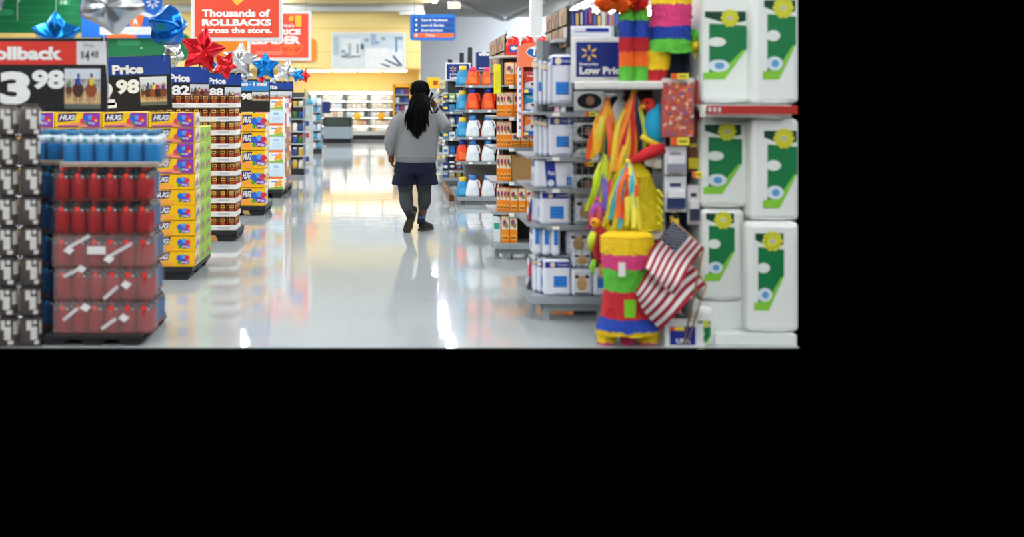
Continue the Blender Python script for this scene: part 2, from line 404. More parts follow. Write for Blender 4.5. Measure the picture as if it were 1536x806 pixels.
# --- juice box cases
def fruit(q, cx, cz, s, y, flip=1):
    for dx, dz, r, c in ((-.7, .25, .75, '2f63c4'), (.1, .5, .6, '4a9ae0'), (.75, .3, .62, 'd8304a'), (.1, -.35, .75, '6a2f9e'), (.75, -.45, .55, '8d4fc0'), (-.75, -.6, .4, '3d9a3a'), (1.2, -.1, .35, 'f0b020')):
        q.disc(cx+dx*s*flip, cz+dz*s, r*s*.8, r*s*.8, y-.0004*abs(dx+dz), M(c, .4, var=.2, scale=60), 10)
    q.text('75% less', cx-.3*s, cx+.9*s, cz-.75*s, cz-.35*s, y-.002, WHITE, .05)
def juice_case(w, h, d, style):
    t = thing('juice_case', '', 'carton')
    base = {'purple': 'f2c417', 'yellow': 'f5bd12', 'green': 'd9d21c'}[style]
    MB().box(.002, w-.002, 0, d, .001, h-.003, M(base, .4, var=.05), .003).build('carton', t)
    q = MB(); y = -.001
    if style == 'purple':
        q.flat([(w*.55, h*.03), (w*.97, h*.03), (w*.97, h*.95), (w*.62, h*.95)], y, M('8b3aa0', .4, var=.25, scale=40))
        q.flat([(w*.1, h*.05), (w*.72, h*.05), (w*.6, h*.34), (w*.04, h*.16)], y-.0006, M('f08a6a', .4))
        q.flat([(w*.06, h*.04), (w*.5, h*.04), (w*.5, h*.12), (w*.06, h*.1)], y-.0012, M('6b2f8c', .4))
        q.disc(w*.6, h*.4, h*.2, h*.2, y-.001, M('e0405f', .4), 12)
    else:
        q.flat([(w*.03, h*.05), (w*.5, h*.05), (w*.55, h*.3), (w*.03, h*.4)], y, M('f3a23a' if style == 'yellow' else '6fb52c', .4))
        if style == 'green': q.flat([(w*.03, h*.6), (w*.97, h*.6), (w*.97, h*.95), (w*.03, h*.95)], y, M('7cbf3a', .4))
    fruit(q, w*.75, h*.48, h*.34, y-.0015)
    q.flat([(w*.07, h*.36), (w*.42, h*.44), (w*.47, h*.93), (w*.07, h*.88)], y-.002, M('3a1f5c', .4))
    q.text('HUG', w*.1, w*.44, h*.47, h*.83, y-.003, WHITE, .05, .3)
    q.rect(w*.02, w*.98, h*.955, h*.965, y-.001, M('c99a10', .5))
    q.build('front_print', t)
    q = MB(); x = w+.0008
    pal = ['e9e2c0', 'c9b6d8', 'f0c040', 'b8cf6a'] if style != 'green' else ['8cc63f', 'd9e24a', '5aa63a', 'c9d890']
    q.quad([(x, d*.05, h*.05), (x, d*.95, h*.05), (x, d*.95, h*.95), (x, d*.05, h*.95)], M(pal[0], .4, var=.1))
    for i in range(5):
        a = d*(.18+.16*i); q.add([(x+.001, a+h*.2*math.cos(k), h*(.3+.12*(i % 3))+h*.2*math.sin(k)) for k in [2*math.pi*s/8 for s in range(8)]], [list(range(8))], M(['4a5fc0', 'c23a5a', '7a3fa0', '3d9a3a', 'e0a020'][i], .4))
    q.build('side_print', t)
    return t
pallet(-3.3, -1.72, 10.72, 11.8, .11, 'black plastic pallet under the yellow and purple juice cartons')
Yh = 10.75; R = wx(293, Yh); pr = {s: juice_case(.396, .131, .26, s) for s in ('purple', 'yellow')}; used = set()
pr['green'] = juice_case(.36, .131, .34, 'green')
colw = ['in the aisle column', 'in the second column from the aisle', 'in the third column from the aisle', 'in the leftmost column']
for c_ in range(4):
    for r in range(10):
        s = 'purple' if r >= 6 else 'yellow'
        if c_ and r < 5: s = 'yellow'
        lb = '%s juice carton %s, %s row up' % ('purple' if s == 'purple' else 'yellow', colw[c_], ORD[r])
        loc = (R-.396-c_*.4+random.uniform(-.006, .004), Yh+random.uniform(0, .012), .112+r*.1313)
        if s not in used: o = pr[s]; used.add(s); o.location = loc; o['label'] = lb; o['group'] = 'juice cartons on the second pallet'
        else: dup(pr[s], loc, lb, 'juice cartons on the second pallet')
first = True
for c_ in range(2):
    for r in range(9):
        lb = 'green juice carton on the aisle side, %s row up, %s' % (ORD[r], 'nearer the camera' if c_ == 0 else 'farther back')
        loc = (R-.365, 11.03+c_*.35, .112+r*.1313)
        if first: pr['green'].location = loc; tag(pr['green'], lb, None, 'green juice cartons'); first = False
        else: dup(pr['green'], loc, lb, 'green juice cartons')
# --- trays of canned food
Yc = 13.63
pallet(-2.75, -1.70, Yc-.02, 14.25, .12, 'black plastic pallet under the trays of canned food')
def can_tray():
    t = thing('can_tray', '', 'can tray')
    rd = M('5a1d14', .3, var=.2); cr = M('e0b04c', .35); orr = M('a8431c', .35); lidm = M('b09a70', .3, .8)
    f = None
    for i, j in [(0, 0), (1, 0), (2, 0), (3, 0), (4, 0), (4, 1), (4, 2), (4, 3)]:
        x = .047+.094*i; y = .05+.096*j
        if f is None:
            b = MB().lathe([(.045, 0), (.045, .07), (.0445, .13)], (0, 0, 0), rd, 12)
            vs = lambda a0, a1, z0, z1, rr: [(rr*math.cos(a0+(a1-a0)*s/4), rr*math.sin(a0+(a1-a0)*s/4), z) for z in (z0, z1) for s in range(5)]
            pf = [(s, s+1, 6+s, 5+s) for s in range(4)]
            for a_ in (-1.57, 0):
                b.add(vs(a_-.55, a_+.55, .086, .118, .0458), pf, cr); b.add(vs(a_-.4, a_+.4, .094, .108, .0464), pf, M('3a2b1c', .4))
                b.add(vs(a_-.6, a_+.6, .045, .08, .0458), pf, orr)
            b = b.build('can', t, (x, y, .004))
            l_ = MB().lathe([(.0455, .13), (.0455, .135), (.041, .1345), (.041, .132)], (0, 0, 0), lidm, 12).build('can_lid', b); f = (b, l_)
        else:
            a = share(f[0], 'can', t, (x, y, .004)); share(f[1], 'can_lid', a)
    q = MB(); wm = M('e4e2de', .6)
    q.box(-.002, .472, -.002, .4, 0, .003, wm).box(-.004, .474, -.006, -.002, 0, .052, wm).box(.47, .474, -.002, .4, 0, .052, wm).box(-.004, -.001, -.002, .4, 0, .052, wm).box(-.002, .472, .397, .4, 0, .052, wm)
    q.rect(.28, .4, .018, .036, -.0075, M('b9bbbd', .6)); q.rect(.05, .2, .02, .034, -.0075, M('cfd0d0', .6))
    q.build('tray', t)
    return t
ct = can_tray(); ct_used = False
for c_ in range(3):
    for r in range(10):
        if c_ == 2 and r < 9: continue
        lb = 'white tray of canned food %s, %s tray up' % (['in the aisle stack', 'left of the aisle stack', ''][c_], ORD[r]) if c_ < 2 else 'white tray of canned food at the aisle stack back, on top'
        if c_ == 2: continue
        loc = (wx(354, Yc)-.472-c_*.478+random.uniform(-.005, .005), Yc, .122+r*.1463)
        if not ct_used: ct.location = loc; tag(ct, lb, None, 'trays of canned food'); ct_used = True
        else: dup(ct, loc, lb, 'trays of canned food')
# --- large yellow juice cartons
Ye = 16.6
pallet(-2.7, -1.7, Ye-.02, 17.5, .126, 'black plastic pallet under the large yellow juice cartons')
je = juice_case(.316, .241, .42, 'yellow'); ju = False
for c_ in range(2):
    for r in range(5 if c_ == 0 else 5):
        lb = 'large yellow juice carton %s, %s up from the pallet' % ('in the aisle column' if c_ == 0 else 'in the inner column', ORD[r])
        loc = (wx(397, Ye)-.316-.325*c_+random.uniform(-.008, .004), Ye, .127+r*.2435)
        if not ju: je.location = loc; tag(je, lb, None, 'large yellow juice cartons'); ju = True
        else: dup(je, loc, lb, 'large yellow juice cartons')
# --- cracker cartons
Yf = 19.5
pallet(-2.45, -1.74, Yf-.02, 21.3, .13, 'black plastic pallet under the orange cracker cartons')
def cracker(style):
    t = thing('cracker_carton', '', 'carton'); w, h, d = .222, .203, .3
    MB().box(.002, w-.002, 0, d, .001, h-.002, M('f3ede2' if style == 'orange' else 'cfe3ee', .45), .003).build('carton', t)
    q = MB()
    if style == 'orange':
        q.rect(.006, w-.006, h*.8, h*.97, -.001, M('e2682a', .45)); q.flat([(.006, .006), (w-.006, .006), (w-.006, h*.25), (.006, h*.12)], -.001, M('7fae3a', .45))
        q.disc(w*.36, h*.62, .06, .032, -.002, M('f6f6fa', .45)); q.text('Snacks', w*.16, w*.56, h*.56, h*.67, -.003, M('2a58b0', .4), .06, .2)
        for a, b, r in ((.62, .45, .04), (.78, .6, .035), (.8, .35, .03), (.5, .3, .03)): q.disc(w*a, h*b, r, r*.8, -.002-.0003*a, M('f0a022', .45, var=.2))
    else:
        q.rect(w*.1, w*.9, h*.1, h*.9, -.001, M('dcebf2', .45)); q.disc(w*.5, h*.72, .05, .02, -.002, M('8fc0dc', .45))
        for i in range(4): q.rect(w*.2, w*.8, h*(.15+.1*i), h*(.19+.1*i), -.002, M('a9cfe2', .45))
    q.build('front_print', t); return t
cks = {'orange': cracker('orange'), 'blue': cracker('blue')}; cu = set()
for c_ in range(2):
    for r in range(7):
        s = 'orange' if (r % 2 == 0) or c_ == 1 else 'blue'
        lb = '%s carton %s, %s up from the pallet' % ('orange and white cracker' if s == 'orange' else 'pale blue cracker', 'in the aisle column of crackers' if c_ == 0 else 'in the inner column of crackers', ORD[r])
        loc = (wx(425, Yf)-.222-c_*.226, Yf, .131+r*.2045)
        if s not in cu: o = cks[s]; cu.add(s); o.location = loc; tag(o, lb, None, 'cracker cartons')
        else: dup(cks[s], loc, lb, 'cracker cartons')
for r in range(6):
    for c_ in range(3):
        cb = ['b07c48', 'a5713f', 'c7a27a'][(r+c_) % 3]
        if r >= 4: cb = ['d8c9c0', 'c0455a', 'e6dcd6'][(r+c_) % 3]
        t = thing('carton', '%s carton on the aisle side behind the crackers, %s row, %s from the front' % ('printed' if r >= 4 else 'brown', ORD[r], ORD[c_]), 'carton', (-2.05, 19.82+c_*.45, .131+r*.235), 0, 'cartons behind the crackers')
        MB().box(0, .31, 0, .43, 0, .23, M(cb, .6), .004).build('box', t)
        MB().box(.309, .3115, .06, .37, .07, .15, M(['e8e4dc', '3a5fae', 'c23a3a'][(r*2+c_) % 3], .5)).build('label_print', t)
# --- far rack of jars and the cooler rack
def rack(name, lab, x0, x1, Y, d, zs, fill, base=PAL):
    t = thing(name, lab, 'rack', ((x0+x1)/2, Y, 0)); w = (x1-x0)/2
    MB().box(-w, w, 0, d, 0, zs[0], base, .01).build('base', t)
    MB().box(-w+.02, w-.02, d-.02, d, zs[0], zs[-1]+.1, M('4a4742', .6)).build('back_panel', t)
    for z in zs[1:]: MB().box(-w, w, .01, d-.02, z-.018, z, LGREY).build('shelf', t)
    for sx in (-w, w-.025): MB().box(sx, sx+.025, d-.03, d, zs[0], zs[-1]+.18, GREY).build('upright', t)
    for sx in (-w, w-.02): MB().box(sx, sx+.02, .005, .025, zs[0], zs[-1]+.02, GREY).build('post', t)
    n = 0
    for k, z in enumerate(zs[:-1] if fill == 'jars' else zs):
        for i in range(3):
            x = (x0+x1)/2-w+.07+i*(2*w-.14)/2
            if fill == 'jars':
                hgt = min(.17, (zs[k+1]-z)-.05); cc_ = random.choice(['c8a23a', '7a3a22', '3f6b3a', 'd9d2c2', '294a86', 'b84a3a', 'e4e0d6'])
                j = thing('jar', '%s jar on the far left rack, %s shelf up, %s from the left' % ({'c8a23a': 'amber', '7a3a22': 'brown', '3f6b3a': 'green', 'd9d2c2': 'cream', '294a86': 'blue', 'b84a3a': 'red', 'e4e0d6': 'white'}[cc_], ORD[k], ORD[i]), 'jar', (x, Y+.08, z), 0, 'jars on the far left rack')
                MB().lathe([(.045, 0), (.052, .01), (.052, hgt*.8), (.04, hgt*.86)], (0, 0, 0), M(cc_, .35), 10).build('glass_body', j)
                MB().lathe([(.042, hgt*.86), (.042, hgt)], (0, 0, 0), M(random.choice(['d8d8d2', '222222', 'b02020']), .4), 10).build('lid', j)
            else:
                j = thing('bag', '%s packet on the blue rack, %s shelf up, %s from the left' % (['pale blue', 'white', 'teal'][(k+i) % 3], ORD[k], ORD[i]), 'packet', (x, Y+.12, z), 0, 'packets on the blue rack')
                MB().loft([(0, 0, 0, .06, .04), (0, 0, .05, .07, .05), (0, 0, .14, .06, .035), (0, 0, .18, .065, .006)], M(['a8c8de', 'e2e6e6', '4a9ab8'][(k+i) % 3], .35), 8).build('pouch', j)
    return t
rack('jar_rack', 'tall grey rack of jars at the far end of the left pallets', wx(428, 25.4), wx(456, 25.4), 25.4, .5, [.12, .37, .62, .87, 1.12, 1.37, 1.55], 'jars')
rack('packet_rack', 'narrow black based rack of blue and white packets before the chest freezer', wx(459, 34.6), wx(482, 34.6), 34.6, .45, [.14, .4, .65, .9, 1.15, 1.35], 'bags')
# second packet rack side panels etc: white cartons beside it
for r in range(5):
    t = thing('carton', 'white carton stacked beside the blue rack, %s from the floor' % ORD[r], 'carton', (wx(457, 29), 29, .005+r*.27), 0, 'white cartons by the blue rack')
    MB().box(-.2, .17, 0, .4, 0, .265, M('b4b5ae', .5), .006).build('box', t); MB().rect(-.15, .1, .08, .19, -.002, M(['24458f', 'b9c7d8', '9a3038'][r % 3], .5)).build('label_print', t)
# --- chest freezer
t = thing('chest_freezer', 'open grey chest freezer standing before the dairy cooler', 'freezer', (wx(506, 42.7), 42.7, 0)); w = .47
MB().box(-w, w, .05, 1.6, 0, .15, BLACK).build('base', t)
MB().box(-w, w, 0, 1.65, .15, .56, M('8b959c', .4), .02).build('body', t)
MB().box(-w, w, 0, .06, .56, .84, M('2c3532', .3)).box(-w, -w+.05, 0, 1.65, .56, .84, DARK).box(w-.05, w, 0, 1.65, .56, .84, DARK).build('glass_rim', t)
MB().box(-w-.01, w+.01, -.01, .07, .84, .875, M('20262a', .4)).build('top_rail', t)
MB().rect(-w+.05, w-.05, .62, .8, -.001, M('39463c', .3)).build('front_window', t)
t = thing('hanging_sign', 'small navy price sign standing above the chest freezer', 'sign', (wx(480, 40), 40, 0))
MB().box(-.33, .33, 0, .03, wz(170, 40), wz(152, 40), NAVY).build('board', t); MB().tube([(0, .05, 0), (0, .05, 1.2)], .02, STEEL).build('pole', t); MB().lathe([(.2, 0), (.2, .02)], (0, .05, 0), STEEL, 16).build('base', t)
# ---------------- price signs over the pallets -----------------------------------------
def horse_photo(q, x0, x1, z0, z1, y, n=3, seed=1):
    rnd = random.Random(seed); w = x1-x0; h = z1-z0
    R_ = lambda a, b, c, d, m, k: q.rect(x0+w*a, x0+w*b, z0+h*c, z0+h*d, y-k*.0004, m)
    R_(0, 1, 0, 1, M('cfd6dc', .4), 0); R_(0, 1, .3, .75, M('b7b3ad', .4, var=.5, scale=60), 1); R_(0, 1, .12, .4, M('c9a877', .4, var=.25, scale=30), 2); R_(0, 1, 0, .12, M('5e6258', .4), 3)
    for i in range(26):
        a = rnd.random(); b = .42+.3*rnd.random(); q.disc(x0+w*a, z0+h*b, w*.025, h*.025, y-.0016, M(rnd.choice(['8a4a4a', '5a6a8a', 'e6e2da', '4a5a42', 'a08060', '7a5a9a']), .4), 6)
    xs = [.12, .38, .74][:n] if n == 3 else [.1, .3, .5, .68, .88]
    for i, a in enumerate(xs):
        s = (.75 if i == 0 else 1.25)*(1 if n == 3 else .85); m = M(['6b3a20', '4a2a1a', '8a4522', '2c2220', '6f3c22'][i], .4, var=.3)
        cx = x0+w*a; cz = z0+h*(.47 if n == 3 else .45); yy = y-.002-.0006*i
        q.disc(cx, cz, w*.13*s, h*.15*s, yy, m, 12); q.disc(cx-w*.03, cz+h*.13*s, w*.04*s, h*.1*s, yy-.0002, m, 10, .3)
        for dx, l in ((-.07, .24), (-.03, .3), (.03, .27), (.07, .22)):
            q.flat([(cx+w*dx*s-w*.012, cz), (cx+w*dx*s+w*.012, cz), (cx+w*dx*s*1.2+w*.008, cz-h*l*s), (cx+w*dx*s*1.2-w*.01, cz-h*l*s)], yy-.0001, m)
        jm = M(['3a8a5a', '2a4a9a', 'd9c93a', 'c23a6a', '6a3a9a'][i], .4)
        q.disc(cx+w*.01, cz+h*.17*s, w*.05*s, h*.09*s, yy-.0004, jm, 10); q.disc(cx+w*.01, cz+h*.29*s, w*.03*s, h*.045*s, yy-.0005, M(['2a5a4a', '1f3a6a', '4a2a5a', 'e0d0d0', 'c0a020'][i], .4), 10)
def price_sign(label, Y, px0, px1, py0, py1, hd, hdcol, htxt, digits, photo, poleY=.12, tilt=0., extra=None, seed=1):
    xc = wx((px0+px1)/2, Y); t = thing('price_sign', label, 'sign', (xc, Y, 0))
    P = lambda a: wx(a, Y)-xc
    Z = lambda b: wz(b, Y)
    zc = (Z(py0)+Z(py1))/2
    q = MB().box(P(px0), P(px1), 0, .02, Z(py1), Z(py0), M('141416', .45), .004)
    rotm = Matrix.Translation((0, 0, zc)) @ Matrix.Rotation(tilt, 4, 'Y') @ Matrix.Translation((0, 0, -zc))
    q.xf(rotm); q.build('board', t)
    q = MB().rect(P(hd[0]), P(hd[1]), Z(hd[3]), Z(hd[2]), -.002, hdcol); q.xf(rotm).build('header_panel', t)
    q = MB()
    for s, a, b, c_, d in htxt+digits: q.text(s, P(a), P(b), Z(d), Z(c_), -.004, SIGNW, .05)
    if extra: extra(q, P, Z)
    q.xf(rotm).build('lettering', t, label='white lettering and price digits')
    if photo:
        q = MB(); horse_photo(q, P(photo[0]), P(photo[1]), Z(photo[3]), Z(photo[2]), -.003, photo[4], seed); q.xf(rotm).build('photo_print', t, label='photo of racing horses and riders')
    MB().tube([(0, poleY, .015), (0, poleY, Z(py1)+.1)], .014, DARK).box(-.02, .02, .02, poleY, Z(py1)+.04, Z(py1)+.1, DARK).build('pole', t)
    MB().lathe([(.12, 0), (.12, .012), (.02, .02)], (0, poleY, .0005), DARK, 14).build('base', t)
    return t
def was(q, P, Z):
    q.rect(P(115), P(159.5), Z(97), Z(62), -.003, M('dcdcda', .4)); g = M('4a4a4c', .4)
    q.text('Was', P(125), P(141), Z(71), Z(65), -.005, M('6a6a6c', .4), .0); q.text('$', P(121), P(127), Z(88), Z(77), -.005, g, .01); q.text('4', P(128), P(134.5), Z(92), Z(75), -.005, g, .02); q.text('48', P(136), P(148), Z(87), Z(76), -.005, g, .01)
    for i in range(4): q.rect(P(58+i*10), P(58.6+i*10), Z(166), Z(99), -.0022, M('2a2628', .5))
SB = M('123a8c', .45)
price_sign('black price sign with red rollback header over the bottled drinks', 8.72, -62, 161, 57, 168, (-60, 115, 62, 97), M('d8382a', .4), [('Rollback', -28, 94, 70, 90)],
           [('3', 0, 46, 107, 157), ('98', 48, 97, 105, 134)], (97, 151, 103, 163, 3), extra=was, seed=2)
price_sign('blue headed price sign showing 98 over the yellow juice cartons', 11.86, 80, 257, 85, 168, (82, 256, 86, 114), SB, [('Low', 110, 160, 98, 111), ('Price', 169, 216, 98, 112)],
           [('2', 140, 172, 122, 158), ('98', 174, 209, 120, 142)], (210, 250, 117, 160, 5), tilt=-.035, seed=3,
           extra=lambda q, P, Z: q.rect(P(148), P(174), Z(162), Z(154), -.004, SIGNW))
price_sign('blue headed price sign showing 82 behind the canned food', 14.35, 222, 314, 100, 166, (224, 313, 101, 124), SB, [('Low', 224, 250, 111, 121), ('Price', 254, 285, 111, 123)],
           [('82', 257, 285, 128, 143)], (285, 313, 126, 150, 5), tilt=.01, seed=4)
price_sign('blue headed price sign showing 88 between canned food and juice', 15.6, 292, 362, 109, 170, (293, 361, 111, 127), SB, [('Price', 312, 339, 117, 126)],
           [('88', 314, 335, 132, 144)], (337, 361, 131, 160, 5), tilt=.01, seed=5)
price_sign('light blue headed price sign over the large juice cartons', 17.75, 355, 405, 119, 168, (356, 404, 121, 136), M('2c7fc4', .45), [('item - 1 meal', 358, 400, 123, 129)],
           [('98', 362, 378, 140, 150)], (378, 403, 138, 152, 5), seed=6)
price_sign('small blue headed price sign over the cracker cartons', 21.6, 400, 440, 122, 165, (401, 439, 124, 134), SB, [('Price', 402, 416, 127, 134)], [], (405, 438, 137, 160, 5), seed=7)
# ---------------- foil balloons ---------------------------------------------------------
def foil(hexc): return M(hexc, .24, .8, .12, 3, bump=.3, bscale=9)
def star_mesh(R, depth, mat, n=5, inner=.54, wrinkle=.035):
    NA, NR = n*12, 8; vs = []; fs = []
    def outline(t):
        h = math.pi/n; a = abs(((t+h) % (2*h))-h); Ri = R*inner
        return min(R*.95, R*Ri*math.sin(h)/(math.cos(a)*Ri*math.sin(h)-math.sin(a)*(Ri*math.cos(h)-R)))
    for side in (-1, 1):
        b = len(vs); vs.append((0, side*depth, 0))
        for j in range(1, NR+1):
            r = j/NR
            for i in range(NA):
                t = 2*math.pi*i/NA; o = outline(t)
                k = o/R; prof = max(0, 1-r**2)**.55
                d = depth*prof*(.93+.07*math.cos(n*t))
                d += depth*wrinkle*4*(r**3)*(1-r)*math.sin(n*6*t+3)*2
                vs.append((o*r*math.sin(t), side*d, o*r*math.cos(t)))
        for i in range(NA):
            k = (i+1) % NA; fs.append((b, b+1+i, b+1+k) if side < 0 else (b, b+1+k, b+1+i))
            for j in range(NR-1):
                q = (b+1+j*NA+i, b+1+(j+1)*NA+i, b+1+(j+1)*NA+k, b+1+j*NA+k); fs.append(q if side < 0 else q[::-1])
    return MB().add(vs, fs, mat, True)
def balloon(label, px, py, Y, rpx, col, rot=(0, 0, 0), down=None, depth=.34, sx=1., sz=1., inner=.54):
    o = at(px, py, Y); R_ = rpx*Y/F
    t = thing('foil_balloon', label, 'balloon', tuple(o), 0, None)
    q = star_mesh(R_, R_*depth, foil(col), inner=inner); q.xf(Euler(rot).to_matrix().to_4x4() @ Matrix.Diagonal((sx, 1, sz, 1))); q.build('foil_body', t)
    e = at(*down)-o if down else Vector((0.05, .1, -R_*1.9))
    a = (Euler(rot).to_matrix() @ Vector((0, 0, -R_*.5)))
    MB().tube([a, a+Vector((0, 0, -R_*.1)), a+Vector((0, 0, -R_*.16))], [R_*.05, R_*.02, R_*.05], foil(col), 8).build('tail', t)
    MB().tube([a+Vector((0, 0, -R_*.12)), a*.5+e*.5, e], .003, M('e8ecee', .3), 4).build('ribbon', t)
    return t
balloon('blue star balloon lying low just above the rollback sign', 85, 53, 8.95, 40, '1c7fd6', (.35, 0, .1), (84, 62, 8.73), .45, inner=.6)
balloon('big silver star balloon over the rollback sign price tag', 166, 2, 8.55, 56, 'd6d8da', (.35, .5, .15), (164, 150, 8.6), .5, inner=.74)
balloon('silver balloon edge in the top left corner', -6, -8, 8.9, 26, 'd0d2d4', (0, .3, 0), (-4, 62, 8.73), .4)
b_ = balloon('tall blue balloon seen edge on between green and red signs', 252, 40, 11.6, 41, '1667c8', (0.1, 0, 1.15), (246, 92, 11.87), .6, 1.0, .85, inner=.76)
balloon('small crumpled silver star balloon under the tall blue balloon', 259, 82, 12.2, 22, 'cdd0d2', (.3, .4, .9), (250, 100, 11.87), .5, inner=.7)
balloon('large red star balloon over the blue price signs', 303, 76, 13.2, 38, 'd8202a', (.15, .18, .3), (304, 104, 14.36), .36)
balloon('red balloon half hidden behind the large red star', 338, 98, 14.0, 24, 'd8282c', (.2, .4, .8), (311, 104, 14.36), .4)
balloon('tiny blue balloon between the red star and its neighbour', 318, 97, 13.4, 9, '1667c8', (.1, .3, .2), (307, 104, 14.36), .5)
balloon('silver star balloon with upright tip beside the red star', 360, 90, 15.2, 29, 'd8dadc', (.1, .1, -.05), (352, 113, 15.61), .36)
balloon('small silver balloon under the upright silver star', 368, 112, 15.8, 14, 'cfd2d4', (.3, .5, .6), (358, 113, 15.61), .5)
balloon('blue star balloon right of the upright silver star', 398, 100, 17.2, 23, '1b78cc', (.1, 0, .05), (396, 123, 17.76), .36)
balloon('tilted silver star balloon right of the blue star', 428, 107, 19.5, 19, 'd2d5d6', (.2, .3, .5), (423, 125, 21.61), .4)
balloon('blue star balloon edge beside the last red star', 446, 112, 22, 13, '2a86cc', (.1, .9, .2), (436, 125, 21.61), .4)
balloon('last small red star balloon at the far end of the signs', 456, 114, 22.6, 12, 'd8282c', (.1, .2, .4), (438, 125, 21.61), .4)
for a_, b__, c_, col, lab in ((392, 118, 17.4, 'd8282c', 'small red balloon under the blue star'), (411, 119, 18.6, 'd0d2d4', 'small silver balloon under the tilted silver star')):
    balloon(lab, a_, b__, c_, 8, col, (.2, .3, .3), ((396, 123, 17.76) if a_ < 400 else (411, 125, 21.61)), .5)
# ---------------- hanging red signs ------------------------------------------------------
def rounded(x0, x1, z0, z1, r, n=4):
    pts = []
    for cx, cz, a in ((x1-r, z1-r, 0), (x0+r, z1-r, 90), (x0+r, z0+r, 180), (x1-r, z0+r, 270)):
        for i in range(n+1): t = math.radians(a+90*i/n); pts.append((cx+r*math.cos(t), cz+r*math.sin(t)))
    return pts
def spark(q, cx, cz, s, y, m, n=6):
    for i in range(n):
        a = math.pi/2+2*math.pi*i/n; q.disc(cx+s*.66*math.cos(a), cz+s*.66*math.sin(a), s*.36, s*.13, y, m, 12, a)
REDS = M('df4a2e', .45)
def hang_sign(label, Y, x0, x1, y0, y1, bord, draw):
    xc = wx((x0+x1)/2, Y); t = thing('hanging_sign', label, 'sign', (xc, Y, wz(y1, Y)))
    P = lambda a: wx(a, Y)-xc
    Z = lambda b: wz(b, Y)-wz(y1, Y)
    MB().box(P(x0), P(x1), .01, .06, Z(y1), Z(y0), M('dfdedb', .4), .008).build('frame', t)
    MB().box(P(x0+bord), P(x1-bord), 0, .011, Z(y1-bord), Z(y0+bord), REDS).build('panel', t)
    q = MB(); draw(q, P, Z); q.build('lettering', t)
    for a in (x0+8, x1-8): MB().tube([(P(a), .03, Z(y0)), (P(a), .03, CEIL-wz(y1, Y))], .006, STEEL, 4).build('cable', t)
    return t
def d1(q, P, Z):
    q.flat([(P(340), Z(-8)), (P(376), Z(-8)), (P(355.5), Z(8.5))][::1], -.002, M('f2b93a', .4))
    q.text('Thousands of', P(303), P(405), Z(25.5), Z(14), -.003, SIGNW, .045); q.text('ROLLBACKS', P(303), P(407), Z(39), Z(28.5), -.003, SIGNW, .055); q.text('across the store.', P(303), P(408), Z(50), Z(41), -.003, SIGNW, .04)
hang_sign('white framed red sign about thousands of rollbacks hanging over the pallets', 18.6, 286, 424, -30, 62, 6, d1)
def d2(q, P, Z):
    yl = M('f2b93a', .4)
    q.text('#', P(433), P(441), Z(32), Z(23), -.003, yl, .04); q.text('1', P(443), P(452), Z(40), Z(23), -.003, yl, .05)
    q.text("America's", P(405), P(441), Z(41), Z(35), -.003, SIGNW, .02); q.text('PRICE', P(412), P(451), Z(52), Z(43.5), -.003, SIGNW, .05); q.text('LEADER', P(377), P(451), Z(66), Z(54), -.003, SIGNW, .05)
    o = M('f08a2a', .4); spark(q, P(437), Z(75.5), P(443)-P(437), -.003, o)
    pts = [(421, 70), (430, 69), (445, 70), (455, 68), (452, 75), (446, 81), (436, 82), (426, 79), (420, 74)]
    for a, b in zip(pts, pts[1:]+pts[:1]):
        dx, dz = P(b[0])-P(a[0]), Z(b[1])-Z(a[1]); L = math.hypot(dx, dz); nx, nz = -dz/L*.008, dx/L*.008
        q.flat([(P(a[0])-nx, Z(a[1])-nz), (P(b[0])-nx, Z(b[1])-nz), (P(b[0])+nx, Z(b[1])+nz), (P(a[0])+nx, Z(a[1])+nz)], -.003, o)
    for i in range(2): q.rect(P(383), P(423), Z(78.5+i*3), Z(77.5+i*3), -.003, M('ef9a86', .4))
hang_sign('red price leader sign behind the thousands of rollbacks sign', 28, 371, 467, 16, 91, 4.5, d2)
# ---------------- decor on the far wall --------------------------------------------------
Yw = 46.2
def wall_panel(name, label, x0, x1, y0, y1, col, rad, draw=None, d=.07, Yw=46.2):
    xc = wx((x0+x1)/2, Yw); zb = wz(y1, Yw)
    t = thing(name, label, 'sign', (xc, Yw, zb))
    P = lambda a: wx(a, Yw)-xc
    Z = lambda b: wz(b, Yw)-zb
    MB().prism(rounded(P(x0), P(x1), 0, Z(y0), max(rad, .02)), 0, d, col).build('panel', t)
    if Yw < 46:
        for a in (x0+14, x1-14): MB().tube([(P(a), .03, 0), (P(a), .03, CEIL-zb)], .008, STEEL, 4).build('cable', t)
    if draw: q = MB(); draw(q, P, Z); q.build('lettering', t)
    return t
GW = M('0f6a3c', .5); GL = M('2f8a56', .5); GT = M('cfe0d2', .5)
def dg(q, P, Z):
    for x0, x1 in ((-60, 26), (84, 150)):
        for i in range(6): q.rect(P(x0), P(x1), Z(-16+i*12), Z(-16+i*12-.8), -.003, GL)
    for i in range(6): q.rect(P(29), P(79), Z(-12+i*11.5), Z(-12+i*11.5-.7), -.003, GL)
    q.flat(rounded(P(-20), P(20), Z(23), Z(14), .06), -.004, GL); q.flat(rounded(P(86), P(106), Z(7), Z(-4), .05), -.004, GL)
    q.text('18', P(91), P(101), Z(6.5), Z(.5), -.006, GT, .03); q.text('ll', P(27), P(30), Z(3), Z(-2), -.006, GT, .02)
    for x in (26, 84): q.rect(P(x-.3), P(x+.5), Z(31), Z(-18), -.005, GT)
wall_panel('wall_panel', 'big green lined panel hanging high before the yellow wall at left', -60, 150, -19, 49, GW, .1, dg, .06, 40.1)
wall_panel('wall_panel', 'lower green panel under the blue and orange wall sign', 150, 285, 50, 91, GW, .25, lambda q, P, Z: (q.flat(rounded(P(176), P(210), Z(68), Z(59), .05), -.004, GL), q.disc(P(212), Z(72), .03, .03, -.004, GT, 8)), .06, 40.1)
